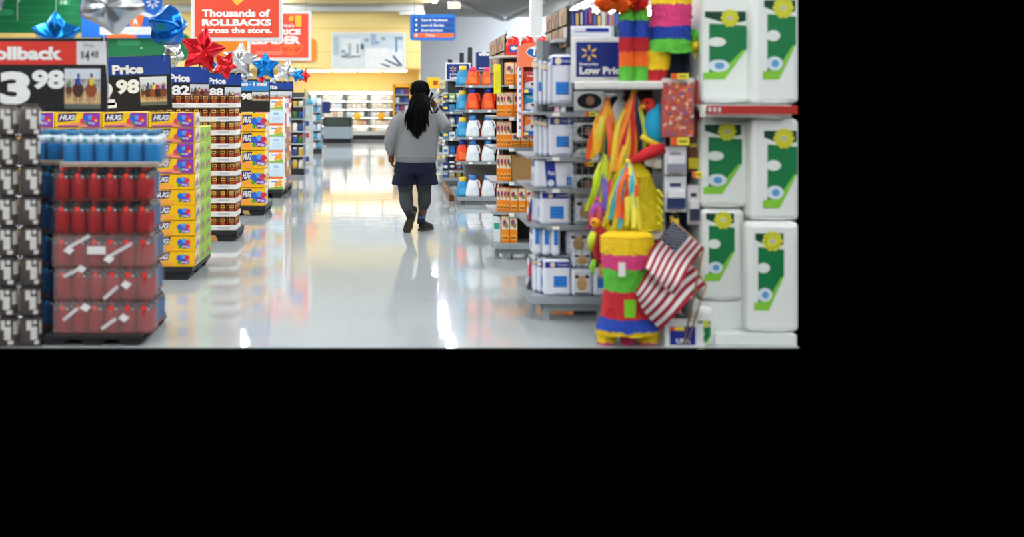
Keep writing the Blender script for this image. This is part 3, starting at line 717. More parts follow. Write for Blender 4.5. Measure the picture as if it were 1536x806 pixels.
def df(q, P, Z):
    q.flat([(P(150), Z(57)), (P(238), Z(57)), (P(238), Z(40)), (P(150), Z(40))], -.002, M('d9dcdc', .5))
    q.rect(P(124), P(238), Z(57), Z(52), -.004, M('1f62b8', .5))
    q.flat([(P(182)+.5*math.cos(math.pi*i/14), Z(56.8)+.13*math.sin(math.pi*i/14)) for i in range(15)], -.006, M('ef6a2a', .5))
    q.flat([(P(196), Z(40)), (P(212), Z(40)), (P(217), Z(22)), (P(205), Z(18)), (P(190), Z(28))], -.005, M('ef6a2a', .5)); q.text('A', P(199), P(207), Z(37), Z(27), -.007, SIGNW, .02)
    q.flat([(P(206), Z(20)), (P(210), Z(15)), (P(233), Z(24)), (P(230), Z(29))], -.008, M('e0e2e0', .5))
    spark(q, P(229), Z(3), P(239)-P(229), -.004, SIGNW, 8)
wall_panel('wall_sign', 'blue hanging sign with orange shape and white spark emblem', 122, 243, -19, 57, M('1763bd', .5), .05, df, .12, 39.9)
wall_panel('wall_panel', 'orange rounded panel behind the red price leader sign', 300, 474, 58, 92, M('f28a1e', .5), .12)
wall_panel('trim_board', 'pale yellow board under the green wall panel', -60, 51, 50, 57, M('f4d27a', .5), .03, None, .06, 40.1)
def kitchen(q, P, Z):
    R_ = lambda a, b, c_, d, h, k=1: q.rect(P(a), P(b), Z(d), Z(c_), -.002*k, M(h, .4, var=.12, scale=4))
    R_(499.5, 606, 50.5, 101, 'c9d3d8'); R_(499.5, 508, 54, 82, 'aebcc0', 2); R_(512, 540, 58, 86, 'dfe4e4', 2); R_(522, 527, 65, 88, 'b0b7ba', 3); R_(535, 538, 66, 80, '8d9aa4', 3)
    R_(541, 546, 66, 74, '3f6570', 3); R_(556, 564, 50.5, 68, '9cb4cc', 3); R_(548, 582, 72, 101, 'e6e9e6', 3); R_(500, 548, 84, 101, 'd7dddd', 2); R_(592, 604, 55, 60, '8098b0', 3); R_(593, 596, 60, 78, '5f86b4', 3)
    R_(582, 604, 74, 101, 'dde2e4', 2)
    for a, b, c_, d in ((588, 84, 604, 100), (576, 90, 600, 100), (570, 96, 586, 101)):
        q.flat([(P(a), Z(b)), (P(a+3), Z(b-1)), (P(c_), Z(d-2)), (P(c_-3), Z(d))], -.008, M('4a5a72', .4))
    for a, b in ((515, 77), (520, 82), (550, 60), (566, 64), (575, 58)): q.disc(P(a), Z(b), .09, .07, -.009, M('8fa4b4', .4), 8)
t = wall_panel('framed_picture', 'white framed pale kitchen picture on the yellow wall', 497, 608.5, 48, 103.5, M('e4e5e0', .4), .02, None, .09); t['category'] = 'picture'
q = MB(); xc = wx((497+608.5)/2, Yw); zb = wz(103.5, Yw); kitchen(q, lambda a: wx(a, Yw)-xc, lambda b: wz(b, Yw)-zb); q.build('picture_print', t)
# ---------------- blue directory sign, exit sign -----------------------------------------
Yd = 30; xc = wx(649, Yd); t = thing('directory_sign', 'blue hanging directory sign with an orange bottom strip', 'sign', (xc, Yd, wz(60.5, Yd)))
P = lambda a: wx(a, Yd)-xc
Z = lambda b: wz(b, Yd)-wz(60.5, Yd)
MB().prism([(P(615), Z(22)), (P(615), Z(60.5))]+[p for p in rounded(P(640), P(683.5), Z(60.5), Z(21.5), .09) if p[0] > P(660)][::-1][5:]+[p for p in rounded(P(640), P(683.5), Z(60.5), Z(21.5), .09) if p[0] > P(660)][::-1][:5], 0, .05, M('1f6cc0', .45)) if False else MB().prism(rounded(P(615), P(683.5), 0, Z(21.5), .06), 0, .05, M('1f6cc0', .45)).build('panel', t)
q = MB()
for i, s in enumerate(('Paint & Hardware', 'Lawn & Garden', 'Entertainment', 'Pickup')):
    m = M('16478f', .45) if i < 3 else M('ef6a33', .45)
    q.rect(P(620), P(681), Z(33.2+i*7.7), Z(26.6+i*7.7), -.002, m)
    q.text(s, P(632 if i < 3 else 639), P([671, 666, 664, 652][i]), Z(32+i*7.7), Z(28+i*7.7), -.004, SIGNW, .02)
    q.disc(P(624.5), Z(29.8+i*7.7), .035, .035, -.004, SIGNW, 4)
q.build('lettering', t)
for a in (622, 676): MB().tube([(P(a), .025, Z(21.5)), (P(a), .025, CEIL-wz(60.5, Yd))], .008, STEEL, 4).build('cable', t)
Yx = 40; t = thing('exit_sign', 'small glowing red exit sign under the ceiling by the grey wall', 'sign', (wx(681.5, Yx), Yx, wz(13.5, Yx)))
MB().box(-.2, .2, 0, .08, 0, .23, M('d9d6d2', .4), .01).build('housing', t)
q = MB().rect(-.17, .17, .03, .2, -.003, M('ff9a80', .4, emit=1.1)); q.build('panel', t, label='glowing pale red face')
MB().tube([(0, .04, .23), (0, .04, CEIL-wz(13.5, Yx))], .015, WHITE, 6).build('hanger', t)
tag(MB().box(-.5, .42, 0, .3, 0, .12, M('e6e8e6', .4), .01).box(-.05, .05, .2, .35, .1, .3, M('e6e8e6', .4)).build('air_vent', None, (wx(620, 45.6), 45.6, wz(22, 45.6))), None, None)
bpy.data.objects['air_vent'].parent = bpy.data.objects['ventilation_duct']
# ---------------- dairy cooler -----------------------------------------------------------
Yk = 46.55
X0, X1 = wx(462, Yk), wx(590.5, Yk)
t = thing('dairy_cooler', 'long white open dairy cooler glowing under the yellow wall', 'cooler', ((X0+X1)/2, Yk, 0)); w = (X1-X0)/2
P = lambda a: wx(a, Yk)-(X0+X1)/2
MB().box(-w, w, 0, .8, 0, .16, BLACK).build('base', t)
MB().box(-w, w, -.02, .9, .16, .31, M('b9bcba', .4), .01).build('front_rail', t)
MB().box(-w, w, .8, .92, .31, wz(137, Yk), WHITE).build('back_panel', t)
MB().box(-w, w, -.02, .9, wz(138, Yk), wz(137, Yk)+.02, WHITE).build('canopy', t)
for b in (150.5, 163, 175.5, 188): MB().box(-w, w, .08, .8, wz(b, Yk)-.03, wz(b, Yk), M('c9ccca', .4)).build('shelf', t)
for a in (462.5, 481, 518.5, 554, 590): MB().box(P(a)-.025, P(a)+.025, 0, .8, .31, wz(138, Yk), M('8a928e', .4)).build('door_post', t)
MB().box(-w+.05, w-.05, .06, .12, wz(138, Yk)-.06, wz(138, Yk)-.005, M('fff8ea', .5, emit=8)).build('lamp', t)
for b in (150.5, 163, 175.5, 188): MB().box(-w+.05, w-.05, .085, .12, wz(b, Yk)-.05, wz(b, Yk)-.031, M('fff8ea', .5, emit=6)).build('lamp', t)  # lamps added under each shelf to whiten the cartons
rnd = random.Random(5); cart = {}
cols = ['f4f2ec', 'f0ebe0', 'ece4d6', 'f6f4f0', 'e9d9c4', 'dfe6ea']
for k, b in enumerate((150.5, 163, 175.5, 188, 197)):
    x = -w+.1; n_ = 0
    while x < w-.2:
        ww = rnd.uniform(.14, .24); hh = rnd.uniform(.15, .2) if b < 197 else rnd.uniform(.1, .14); cl = rnd.choice(cols if rnd.random() > .12 else ['e09a8a', 'c8a080', 'd0b060'])
        if any(abs(x+ww/2-P(a)) < ww/2+.03 for a in (481, 518.5, 554)): x += .06; continue
        z = wz(b, Yk)+.001 if b < 197 else .311
        o = MB().box(0, ww-.015, 0, .3, 0, hh, M(cl, .5, var=.15, scale=8), .012).box(ww*.2, ww*.7, -.003, 0, hh*.3, hh*.6, M(rnd.choice(['ffffff', 'd8c0b0', 'b9c6d0', 'e6d9a0']), .5)).build('dairy_carton', None, (t.location.x+x, Yk+.14, z))
        tag(o, 'pale dairy carton on the %s lit cooler shelf from the top, %s from the left' % (ORD[k], ORD[n_]), 'carton', 'cartons in the dairy cooler'); x += ww; n_ += 1
for a, n_ in ((536, 'left'), (571.5, 'right')):
    o = MB().lathe([(.01, -.004), (.14, -.004), (.14, .004), (.01, .004)], (0, 0, 0), M('f2b820', .5), 18, 'y'); o = o.build('shelf_disc', None, (wx(a, Yk), Yk-.03, wz(174.5, Yk)))
    tag(o, 'round yellow disc sign on the %s pair of dairy cooler doors' % n_, 'sign')
    MB().box(-.01, .01, .004, .11, -.06, -.04, STEEL).build('clip', o)
# yellow end cabinet
xc = wx(603, 46); t = thing('end_cabinet', 'yellow framed cabinet of blue goods at the right end of the cooler', 'cabinet', (xc, 45.7, 0)); w = .33
for sx in (-w, w-.06): MB().box(sx, sx+.06, 0, .6, 0, wz(126, 46), M('e9a81e', .5)).build('side_panel', t)
MB().box(-w, w, 0, .6, wz(131, 46), wz(126, 46)+.001, M('e9a81e', .5)).build('top_panel', t)
MB().box(-w+.06, w-.06, .5, .6, 0, wz(131, 46), DARK).build('back_panel', t)
for i in range(6): MB().box(-w+.06, w-.06, .03, .5, .12+i*.3, .15+i*.3, LGREY).build('shelf', t)
for k in range(6):
    for i in range(3):
        o = MB().box(-.07, .07, 0, .2, 0, .2, M(['3a4f8f', '6a6fa8', '8a3a5a', 'c9cfe0', '2a3a6a'][(k*2+i) % 5], .5), .012).build('carton', None, (xc-.17+i*.17, 45.8, .151+k*.3))
        tag(o, '%s carton in the yellow framed cabinet, %s level up, %s from the left' % (['navy', 'lavender', 'plum', 'pale', 'dark blue'][(k*2+i) % 5], ORD[k], ORD[i]), 'carton', 'cartons in the end cabinet')
# ---------------- the person -------------------------------------------------------------
def remesh(q, voxel, smooth=4, deci=None):
    o = q.build('shape'); md = o.modifiers.new('r', 'REMESH'); md.mode = 'VOXEL'; md.voxel_size = voxel
    if smooth: s = o.modifiers.new('s', 'SMOOTH'); s.factor = .5; s.iterations = smooth
    if deci: dm = o.modifiers.new('d', 'DECIMATE'); dm.ratio = deci
    dg = bpy.context.evaluated_depsgraph_get(); me = bpy.data.meshes.new_from_object(o.evaluated_get(dg))
    bpy.data.objects.remove(o); me.materials.clear(); me.polygons.foreach_set('material_index', [0]*len(me.polygons)); me.polygons.foreach_set('use_smooth', [True]*len(me.polygons)); return me
def add_mesh(name, me, mat, parent, label=None):
    me.name = name; me.materials.append(mat); o = bpy.data.objects.new(name, me); COL.objects.link(o); o.parent = parent
    if label: o['label'] = label
    return o
Yp = 14.6
per = thing('person', 'person walking away with long black dreadlocks, grey sweatshirt and navy shorts, hand raised to ear', 'person', (wx(628, Yp), Yp, 0))
SKIN = M('5e3a28', .5, var=.06); X_ = M('000000')
q = MB()
hx, hy, hz = .015, .035, 1.6
q.ball((hx, hy, hz+.012), .098, X_, 20, 14, (.86, 1.05, 1.1))                       # skull
q.ball((hx, hy+.045, hz-.055), .07, X_, 16, 10, (.85, .85, .95))                    # jaw
q.tube([(hx, hy+.1, hz+.012), (hx, hy+.128, hz-.018), (hx, hy+.115, hz-.028)], [.012, .018, .014], X_)   # nose
for s in (-1, 1):
    q.ball((hx+s*.088, hy+.0, hz-.005), .03, X_, 10, 8, (.3, .6, 1))                # ears
    q.tube([(hx+s*.055, hy+.09, hz+.04), (hx+s*.018, hy+.108, hz+.036)], .01, X_)   # brow
q.tube([(hx-.024, hy+.108, hz-.062), (hx, hy+.115, hz-.06), (hx+.024, hy+.108, hz-.062)], [.006, .011, .006], X_)   # lips
q.tube([(0, .0, 1.36), (.005, .01, 1.44), (hx, .025, 1.55)], [.075, .064, .062], X_, 14)
q.loft([(0, 0, .78, .15, .115), (0, 0, .9, .165, .12), (0, 0, 1.1, .175, .125), (0, 0, 1.28, .19, .12), (0, 0, 1.37, .16, .09), (0, 0, 1.42, .07, .06)], X_, 20)
q.tube([(-.16, 0, 1.36), (-.28, -.02, 1.2), (-.335, -.03, 1.06), (-.325, .0, .95), (-.315, .02, .89)], [.065, .06, .05, .04, .03], X_, 12)
q.tube([(.16, 0, 1.36), (.27, -.03, 1.26), (.315, -.03, 1.19), (.26, .06, 1.32), (.195, .1, 1.43)], [.065, .058, .05, .042, .03], X_, 12)
q.tube([(-.1, 0, .86), (-.14, 0, .7), (-.155, 0, .55), (-.15, .01, .45), (-.142, -.07, .36), (-.13, -.12, .28), (-.105, -.16, .2)], [.11, .1, .085, .07, .072, .055, .04], X_, 14)
q.tube([(.09, 0, .86), (.075, .02, .7), (.06, .03, .55), (.068, .05, .45), (.066, .03, .34), (.045, .04, .24), (.03, .05, .1)], [.11, .1, .085, .07, .072, .05, .04], X_, 14)
def hand(wrist, d, side, spread, curl, thumb):
    d = Vector(d).normalized(); sd = Vector(side).normalized(); n = d.cross(sd).normalized(); w = Vector(wrist)
    q.tube([w-d*.02, w+d*.03, w+d*.085], [.028, .038, .036], X_, 10, .55)
    for i, L in enumerate((.068, .078, .072, .056)):
        a = w+d*.08+sd*((i-1.5)*.019); b = a+d*L*.45+n*curl*.3*L+sd*(i-1.5)*spread; c_ = b+d*L*(.35-.2*abs(curl))+n*curl*.45*L; e = c_+d*L*(.22-.3*abs(curl))+n*curl*.35*L
        q.tube([a-d*.015, a, b, c_, e], [.0095, .0095, .009, .0085, .0065], X_, 8)
    a = w+d*.02-sd*.03; b = a+(d*.6-sd*.6*thumb+n*curl*.4)*.04; q.tube([a+sd*.01, a, b, b+(d*.9+n*curl*.4)*.032], [.013, .0135, .0105, .0075], X_, 8)
hand((-.315, .02, .885), (-.02, .06, -1), (.15, 1, 0), .004, .55, 1)
hand((.195, .1, 1.43), (-.45, -.3, .85), (.25, .85, .4), .003, -.75, 1)
body = add_mesh('body', remesh(q, .0062, 3), SKIN, per)
e = MB()
for s in (-1, 1): e.ball((hx+s*.034, hy+.094, hz+.016), .0125, M('e8e4de', .2), 10, 8).ball((hx+s*.034, hy+.104, hz+.016), .0055, M('201510', .2), 8, 6)
e.build('eyes', per)
# sweatshirt
def cloth(hexc, b=.25, sc=220): return M(hexc, .9, 0, .1, 60, bump=b, bscale=sc)
SW = cloth('7e7f81')
q = MB()
q.loft([(-.03, 0, .83, .225, .165), (-.03, 0, .86, .245, .18), (-.025, 0, .95, .245, .18), (-.01, -.005, 1.1, .242, .18), (0, -.01, 1.24, .235, .17), (0, -.005, 1.33, .22, .15), (0, 0, 1.385, .175, .125), (.005, 0, 1.425, .115, .095), (.008, .005, 1.45, .085, .085)], X_, 28)
q.tube([(-.16, 0, 1.335), (-.245, -.01, 1.26), (-.305, -.025, 1.15), (-.332, -.03, 1.05), (-.33, -.01, .965), (-.318, .01, .925)], [.088, .084, .075, .07, .064, .05], X_, 16)
q.tube([(.16, 0, 1.335), (.235, -.02, 1.27), (.3, -.04, 1.2), (.325, -.03, 1.185), (.3, .02, 1.24), (.255, .07, 1.325), (.215, .09, 1.39)], [.09, .088, .075, .068, .068, .058, .045], X_, 16)
for z, a in ((.9, .004), (1.0, .005), (1.12, .004)):                     # soft folds
    for k in range(5):
        t = 3.6+k*.5; q.tube([(-.02+.235*math.cos(t), .172*math.sin(t), z+.01*k), (-.02+.24*math.cos(t+.3), .176*math.sin(t+.3), z+.05)], [.012, .012], X_, 6)
add_mesh('sweatshirt', remesh(q, .01, 6), SW, per)
rib = cloth('757678', .4, 300)
MB().loft([(-.03, 0, .8, .222, .165), (-.03, 0, .812, .23, .17), (-.03, 0, .85, .236, .172), (-.03, 0, .86, .23, .165)], rib, 32).build('hem_band', per)
MB().tube([(-.32, .008, .94), (-.316, .018, .9), (-.315, .02, .885)], [.05, .047, .043], rib, 16).build('cuff', per)
MB().tube([(.222, .088, 1.375), (.205, .097, 1.41), (.198, .1, 1.424)], [.046, .044, .04], rib, 16).build('cuff', per)
MB().loft([(.008, .006, 1.43, .09, .09), (.01, .01, 1.455, .08, .082), (.01, .012, 1.475, .074, .076), (.01, .012, 1.478, .068, .07)], rib, 24).build('collar', per)
# shorts
q = MB()
q.loft([(-.03, 0, .84, .22, .16), (-.035, 0, .78, .235, .17), (-.04, 0, .7, .25, .175), (-.04, 0, .67, .24, .17)], X_, 28)
q.loft([(-.165, 0, .545, .142, .15), (-.163, 0, .552, .145, .155), (-.15, 0, .65, .135, .155), (-.13, 0, .74, .115, .15)], X_, 24)
q.loft([(.09, .02, .545, .136, .148), (.088, .02, .552, .14, .152), (.075, .015, .65, .135, .155), (.05, 0, .74, .115, .15)], X_, 24)
for k in range(9):
    t = 3.3+k*.33; q.tube([(-.163+.145*math.cos(t), .155*math.sin(t), .55), (-.15+.135*math.cos(t), .155*math.sin(t), .66)], [.014, .006], X_, 6)
    q.tube([(.088+.14*math.cos(t), .02+.152*math.sin(t), .55), (.075+.135*math.cos(t), .015+.155*math.sin(t), .66)], [.014, .006], X_, 6)
add_mesh('shorts', remesh(q, .0095, 3), cloth('0d1228', .2), per)
# leggings, socks
LEG = cloth('34383b', .2, 300)
q = MB().tube([(-.14, 0, .7), (-.155, 0, .58), (-.155, 0, .52), (-.15, .01, .45), (-.145, -.05, .385), (-.14, -.09, .335), (-.125, -.13, .27), (-.112, -.15, .235)], [.105, .098, .09, .079, .081, .08, .062, .05], X_, 18)
q.tube([(.075, .02, .7), (.06, .03, .58), (.06, .03, .52), (.068, .05, .45), (.068, .035, .38), (.064, .03, .33), (.05, .035, .275), (.042, .04, .25)], [.105, .098, .09, .078, .079, .076, .058, .048], X_, 18)
add_mesh('leggings', remesh(q, .008, 3), LEG, per)
SK = M('17181d', .85)
MB().tube([(-.116, -.145, .25), (-.1, -.165, .205), (-.09, -.17, .18)], [.052, .047, .047], SK, 14).build('sock', per)
MB().tube([(.038, .042, .2), (.033, .045, .15), (.03, .05, .09)], [.045, .045, .05], SK, 14).tube([(.0365, .043, .185), (.036, .0435, .178)], .0462, M('3a6f9a', .8), 14).tube([(.034, .0445, .165), (.0335, .045, .158)], .0462, M('3a6f9a', .8), 14).build('sock', per)
def shoe(mat4, parent):
    up = M('1b1c1e', .7); sole = M('3d3a2e', .75); st = M('6d99b8', .6)
    q = MB(); prof = [(-.005, .018, .06), (.02, .036, .085), (.07, .04, .095), (.13, .042, .085), (.19, .049, .062), (.24, .045, .05), (.275, .028, .035), (.287, .01, .025)]
    vs = []; fs = []; n = 12
    for y, rx, h in prof:
        for i in range(n):
            t = math.pi*i/(n-1); vs.append((rx*math.cos(t)*(1 if abs(math.cos(t)) < .95 else .98), y, .022+h*(math.sin(t)**.7)))
    for j in range(len(prof)-1):
        for i in range(n-1): fs.append((j*n+i, j*n+i+1, (j+1)*n+i+1, (j+1)*n+i))
        fs.append((j*n, (j+1)*n, (j+1)*n+n-1, j*n+n-1))
    fs.append(list(range(n))); fs.append([(len(prof)-1)*n+i for i in range(n)][::-1])
    q.add(vs, fs, up, True); q.loft([(0, .03, .08, .042, .045), (0, .028, .125, .046, .05), (0, .028, .128, .04, .044)], up, 16); q.xf(mat4); a = q.build('shoe', parent)
    out = [(.03, -.012), (.042, .04), (.042, .12), (.053, .2), (.045, .255), (.02, .29), (-.015, .292), (-.042, .26), (-.05, .2), (-.038, .12), (-.038, .04), (-.028, -.012)]
    q = MB().slab(out, 0, .026, sole)
    for i in range(9): q.box(-.03, .03, .01+.03*i, .022+.03*i, -.004, .001, sole)
    q.xf(mat4).build('sole', a)
    q = MB()
    for i in range(4): q.tube([(-.026, .115+.024*i, .098-.009*i), (0, .118+.024*i, .112-.01*i), (.026, .115+.024*i, .098-.009*i)], .0035, st, 5)
    q.box(-.02, .02, -.008, -.002, .08, .1, st); q.xf(mat4).build('laces', a)
shoe(Matrix.Translation((.02, .02, .005)) @ Matrix.Rotation(-.5, 4, 'Z'), per)
shoe(Matrix.Translation((-.065, -.2, .235)) @ Matrix.Rotation(.22, 4, 'Y') @ Matrix.Rotation(-1.13, 4, 'X') @ Matrix.Rotation(.1, 4, 'Z'), per)
# phone
MB().box(-.037, .037, -.005, .005, -.075, .075, M('111214', .25), .004).xf(Matrix.Translation((.135, .05, 1.535)) @ Matrix.Rotation(.35, 4, 'Y') @ Matrix.Rotation(1.25, 4, 'Z')).build('phone', per)
# hair
HAIR = M('050505', .8, var=.3, scale=90, bump=.3, bscale=200)
q = MB().ball((hx, hy-.012, hz+.03), .112, HAIR, 24, 16, (.97, 1.02, .98)); rnd = random.Random(3)
for k in range(16):
    a = 2*math.pi*k/16; q.tube([(hx+.1*math.cos(a)*.2, hy-.01+.1*math.sin(a)*.2, hz+.138), (hx+.08*math.cos(a), hy-.01+.09*math.sin(a), hz+.11), (hx+.106*math.cos(a+.2), hy-.012+.112*math.sin(a+.2), hz+.03), (hx+.1*math.cos(a+.3), hy-.012+.105*math.sin(a+.3), hz-.02)], [.012, .015, .015, .01], HAIR, 6)
q.build('hair', per)
q = MB()
for k in range(58):
    u = rnd.uniform(-1, 1); lay = rnd.random()
    x0 = hx+.06*u; xb = -.02+.125*u+rnd.uniform(-.014, .014); end = 1.09+.13*abs(u)**1.5+rnd.uniform(-.02, .085)*(1.2 if lay > .5 else .6)
    y0 = -.06-.03*lay; yb = -.185-.045*lay; pts = []; w = rnd.uniform(.004, .01); ph = rnd.uniform(0, 6)
    for s in range(9):
        f = s/8; z = 1.6+(end-1.6)*f
        pts.append((x0+(xb-x0)*min(1, f*1.5)**.9+w*math.sin(ph+f*9), y0+(yb-y0)*min(1, f*2.2)-.01*math.sin(f*3)+w*math.cos(ph+f*8), z))
    q.tube(pts, [.012, .0135, .013, .0125, .012, .0115, .011, .0095, .005], HAIR, 6)
q.tube([(.09, .0, 1.6), (.12, -.06, 1.5), (.125, -.13, 1.42), (.15, -.165, 1.37), (.19, -.155, 1.375), (.215, -.13, 1.41), (.21, -.11, 1.44)], [.01, .011, .011, .01, .01, .009, .005], HAIR, 6)
for k in range(6):
    q.tube([(.085, -.01, 1.62), (.1, -.07, 1.52), (.095-.012*k, -.15, 1.4), (.085-.01*k, -.19, 1.25)], [.01, .011, .011, .006], HAIR, 6)
q.build('dreadlocks', per)
HAIR.node_tree.nodes['Principled BSDF'].inputs['Specular IOR Level'].default_value = .08
# ---------------- right side: shelf units ------------------------------------------------
SHG = M('8e9599', .4); BEI = M('c9c4b6', .5)
def shelf_unit(label, Y, x0, x1, depth, zs, zdeck, ztop, shade=SHG, back='c9c7bf', thick=.035, rad=.1, top=True):
    t = thing('shelf_unit', label, 'shelf unit', ((x0+x1)/2, Y, 0)); w = (x1-x0)/2
    def outline(front, r=rad):
        pts = [(w, depth), (-w, depth)]
        pts += [(-w+r-r*math.cos(math.radians(a)), front+r-r*math.sin(math.radians(a))) for a in (0, 22, 45, 68, 90)]
        return pts+[(w, front)]
    MB().slab(outline(0), zdeck-.05, zdeck, shade).build('deck', t)
    MB().box(-w+.1, w, .06, .09, zdeck-.105, zdeck-.05, shade).box(-w+.09, -w+.12, .09, depth, zdeck-.105, zdeck-.05, shade).build('kick_panel', t)
    for a, b in ((-w+.1, .05), (-w+.1, depth-.08), (0, .05), (w-.06, .05)): MB().box(a, a+.04, b, b+.04, 0, zdeck-.05, shade).build('leg', t)
    MB().box(-w+.12, w, depth*.5-.02, depth*.5+.02, zdeck, ztop, M(back, .6)).build('back_panel', t)
    MB().box(-w+.1, -w+.14, depth*.5-.03, depth*.5+.03, zdeck, ztop, SHG).build('upright', t)
    if top: MB().box(-w+.12, w, .03, depth, ztop-.02, ztop, shade).build('top_board', t)
    for z in zs:
        s = MB().slab(outline(.06), z-thick*.5, z, shade).build('shelf', t)
        MB().box(-w+rad, w, .05, .062, z-thick, z+.004, shade).build('price_rail', s)
        for i in range(2):
            a = -w+.16+i*.27
            MB().rect(a, a+.05, z-thick+.004, z-.002, .0485, M('f6f4ea', .5)).build('price_label', s)
    return t
def carton(name, label, cat, loc, w, h, d, base, bands=(), group=None, bev=.004, rz=0.):
    t = thing(name, label, cat, loc, rz, group); MB().box(-w/2, w/2, 0, d, 0, h, base, bev).build('box', t)
    if bands:
        q = MB()
        for k, (a, b, c_, e, m) in enumerate(bands): q.rect(-w/2+w*a, -w/2+w*b, h*c_, h*e, -.0012-.0006*k, m)
        q.build('front_print', t)
    return t
# ---- far shelves
for (Yg, xa, lab, zt) in ((22, wx(661, 22), 'far crowded shelf unit of mixed small goods past the orange jugs', 1.85), (28.5, wx(652, 28.5), 'farthest shelf unit on the right with pale goods behind the person', 1.75)):
    px = Yg/F; zsv = [EYE-(b-CY)*22/F for b in (150, 168, 187, 208, 232, 256)] if Yg == 22 else [.5, .8, 1.1, 1.4, 1.62]
    shelf_unit(lab, Yg, xa, xa+1.0, .95, zsv, .15, zt, back='4a5058')
    rnd = random.Random(int(Yg)); pal = ['2a5a9a', '1d3f7a', 'e0ddd4', '3a86b0', '23262b', 'c9b070', '7fae6a', 'b8c8cc', 'a04a3a', '394a66'] if Yg == 22 else ['e6e0d0', 'd8cbb0', 'c8b090', 'ede8de', 'b0a890']
    for k, z in enumerate([.15]+zsv[::-1]):
        for i in range(5):
            hh = rnd.uniform(.11, .17); x = xa+.09+i*.115; kind = rnd.random(); cl = rnd.choice(pal)
            nm = {'2a5a9a': 'blue', '1d3f7a': 'navy', 'e0ddd4': 'white', '3a86b0': 'sky blue', '23262b': 'black', 'c9b070': 'tan', '7fae6a': 'green', 'b8c8cc': 'pale', 'a04a3a': 'rust', '394a66': 'slate'}.get(cl, 'pale')
            lb = '%s %s on the %s shelves, %s level up, %s from the aisle' % (nm, 'box' if kind < .5 else 'tub', 'far crowded' if Yg == 22 else 'farthest pale', ORD[k], ORD[i])
            t = thing('box' if kind < .5 else 'tub', lb, 'box' if kind < .5 else 'tub', (x, Yg+.1, z+.001), 0, 'goods on the far shelves')
            if kind < .5: MB().box(-.05, .05, 0, .14, 0, hh, M(cl, .45), .005).build('carton', t)
            else:
                MB().lathe([(.04, 0), (.048, .01), (.05, hh*.8)], (0, .06, 0), M(cl, .4), 10).build('body', t); MB().lathe([(.052, hh*.8), (.052, hh), (.045, hh+.004)], (0, .06, 0), M(rnd.choice(['e6e6e2', '223a7a', '222222']), .4), 10).build('lid', t)
            MB().rect(-.035, .035, hh*.3, hh*.6, -.002 if kind < .5 else .009, M(rnd.choice(['f2f0ea', 'f0d040', '3a6fb0', 'd9d9d9']), .5)).build('label_print', t)
def low_price(label, Y, x0, x1, y0, y1, fr, sp, lines, cat='sign'):
    xc = wx((x0+x1)/2, Y); zb = wz(y1, Y); t = thing('low_price_sign', label, cat, (xc, Y, zb))
    P = lambda a: wx(a, Y)-xc
    Z = lambda b: wz(b, Y)-zb
    MB().box(P(x0), P(x1), 0, .03, 0, Z(y0), M('e6e8e8', .4), .004).build('frame', t)
    MB().box(P(x0+fr[0]), P(x1-fr[1]), -.004, 0, Z(y1-fr[3]), Z(y0+fr[2]), M('142a78', .45)).build('panel', t)
    q = MB(); spark(q, P(sp[0]), Z(sp[1]), P(sp[0]+sp[2])-P(sp[0]), -.006, M('f8c55a', .4)); q.build('spark_emblem', t, label='yellow six petal spark emblem')
    q = MB()
    for s, a, b, c_, d, bo in lines: q.text(s, P(a), P(b), Z(d), Z(c_), -.006, SIGNW, bo)
    q.build('lettering', t); return t
t = low_price('small navy low price sign standing over the far shelf unit', 22.12, 668, 706, 94, 121, (2, 2, 2, 2), (679.5, 104, 5.2), [('Everyday', 675, 686, 110, 113, .02), ('Low Price', 675, 704, 113.5, 118.5, .05)])
MB().tube([(-.22, .04, -(wz(121, 22.12)-1.86)), (-.22, .04, .05)], .012, STEEL, 6).build('pole', t); MB().tube([(.1, .04, -(wz(121, 22.12)-1.86)), (.1, .04, .05)], .012, STEEL, 6).build('pole', t)
for i, (x, ya, yb) in enumerate(((675, 90, 121), (692.5, 80, 121), (705, 72, 121))):
    Yb = 22.35; t = thing('header_board', 'upright cream header board on the far shelf unit, %s from the aisle' % ORD[i], 'board', (wx(x, Yb), Yb, 1.86), 0, 'cream header boards')
    MB().box(-.035, .035, 0, .35, 0, wz(ya, Yb)-1.86, M('cbbfa4', .5), .004).build('board', t); MB().box(-.04, .04, -.01, 0, 0, wz(ya, Yb)-1.85, DARK).build('frame_edge', t)
t = carton('yellow_carton', 'yellow carton with a red label on top of the farthest right shelves', 'carton', (wx(650, 28.6), 28.6, 1.751), .29, .25, .3, M('e8b820', .5), [(.5, .85, .3, .7, M('a03a2a', .5))])
for i in range(3):
    carton('pale_carton', 'pale carton on top of the farthest shelves, %s right of the yellow carton' % ORD[i], 'carton', (wx(663, 28.6)+i*.2, 28.65, 1.751), .17, .2-.02*i, .25, M('d9cdb0', .5), [(.2, .8, .3, .6, M('b8a070', .5))], 'pale cartons on the farthest shelves')
t = thing('kick_board', 'brown wooden kick board along the floor past the orange jugs', 'board', (.84, 18.9, 0))
MB().box(-.04, .04, 0, 3.05, 0, .09, M('6b4526', .4, var=.2), .015).build('board', t); MB().tube([(-.02, 0, .1), (-.02, 3.05, .1)], .02, M('7a5230', .35), 8).build('nosing', t)
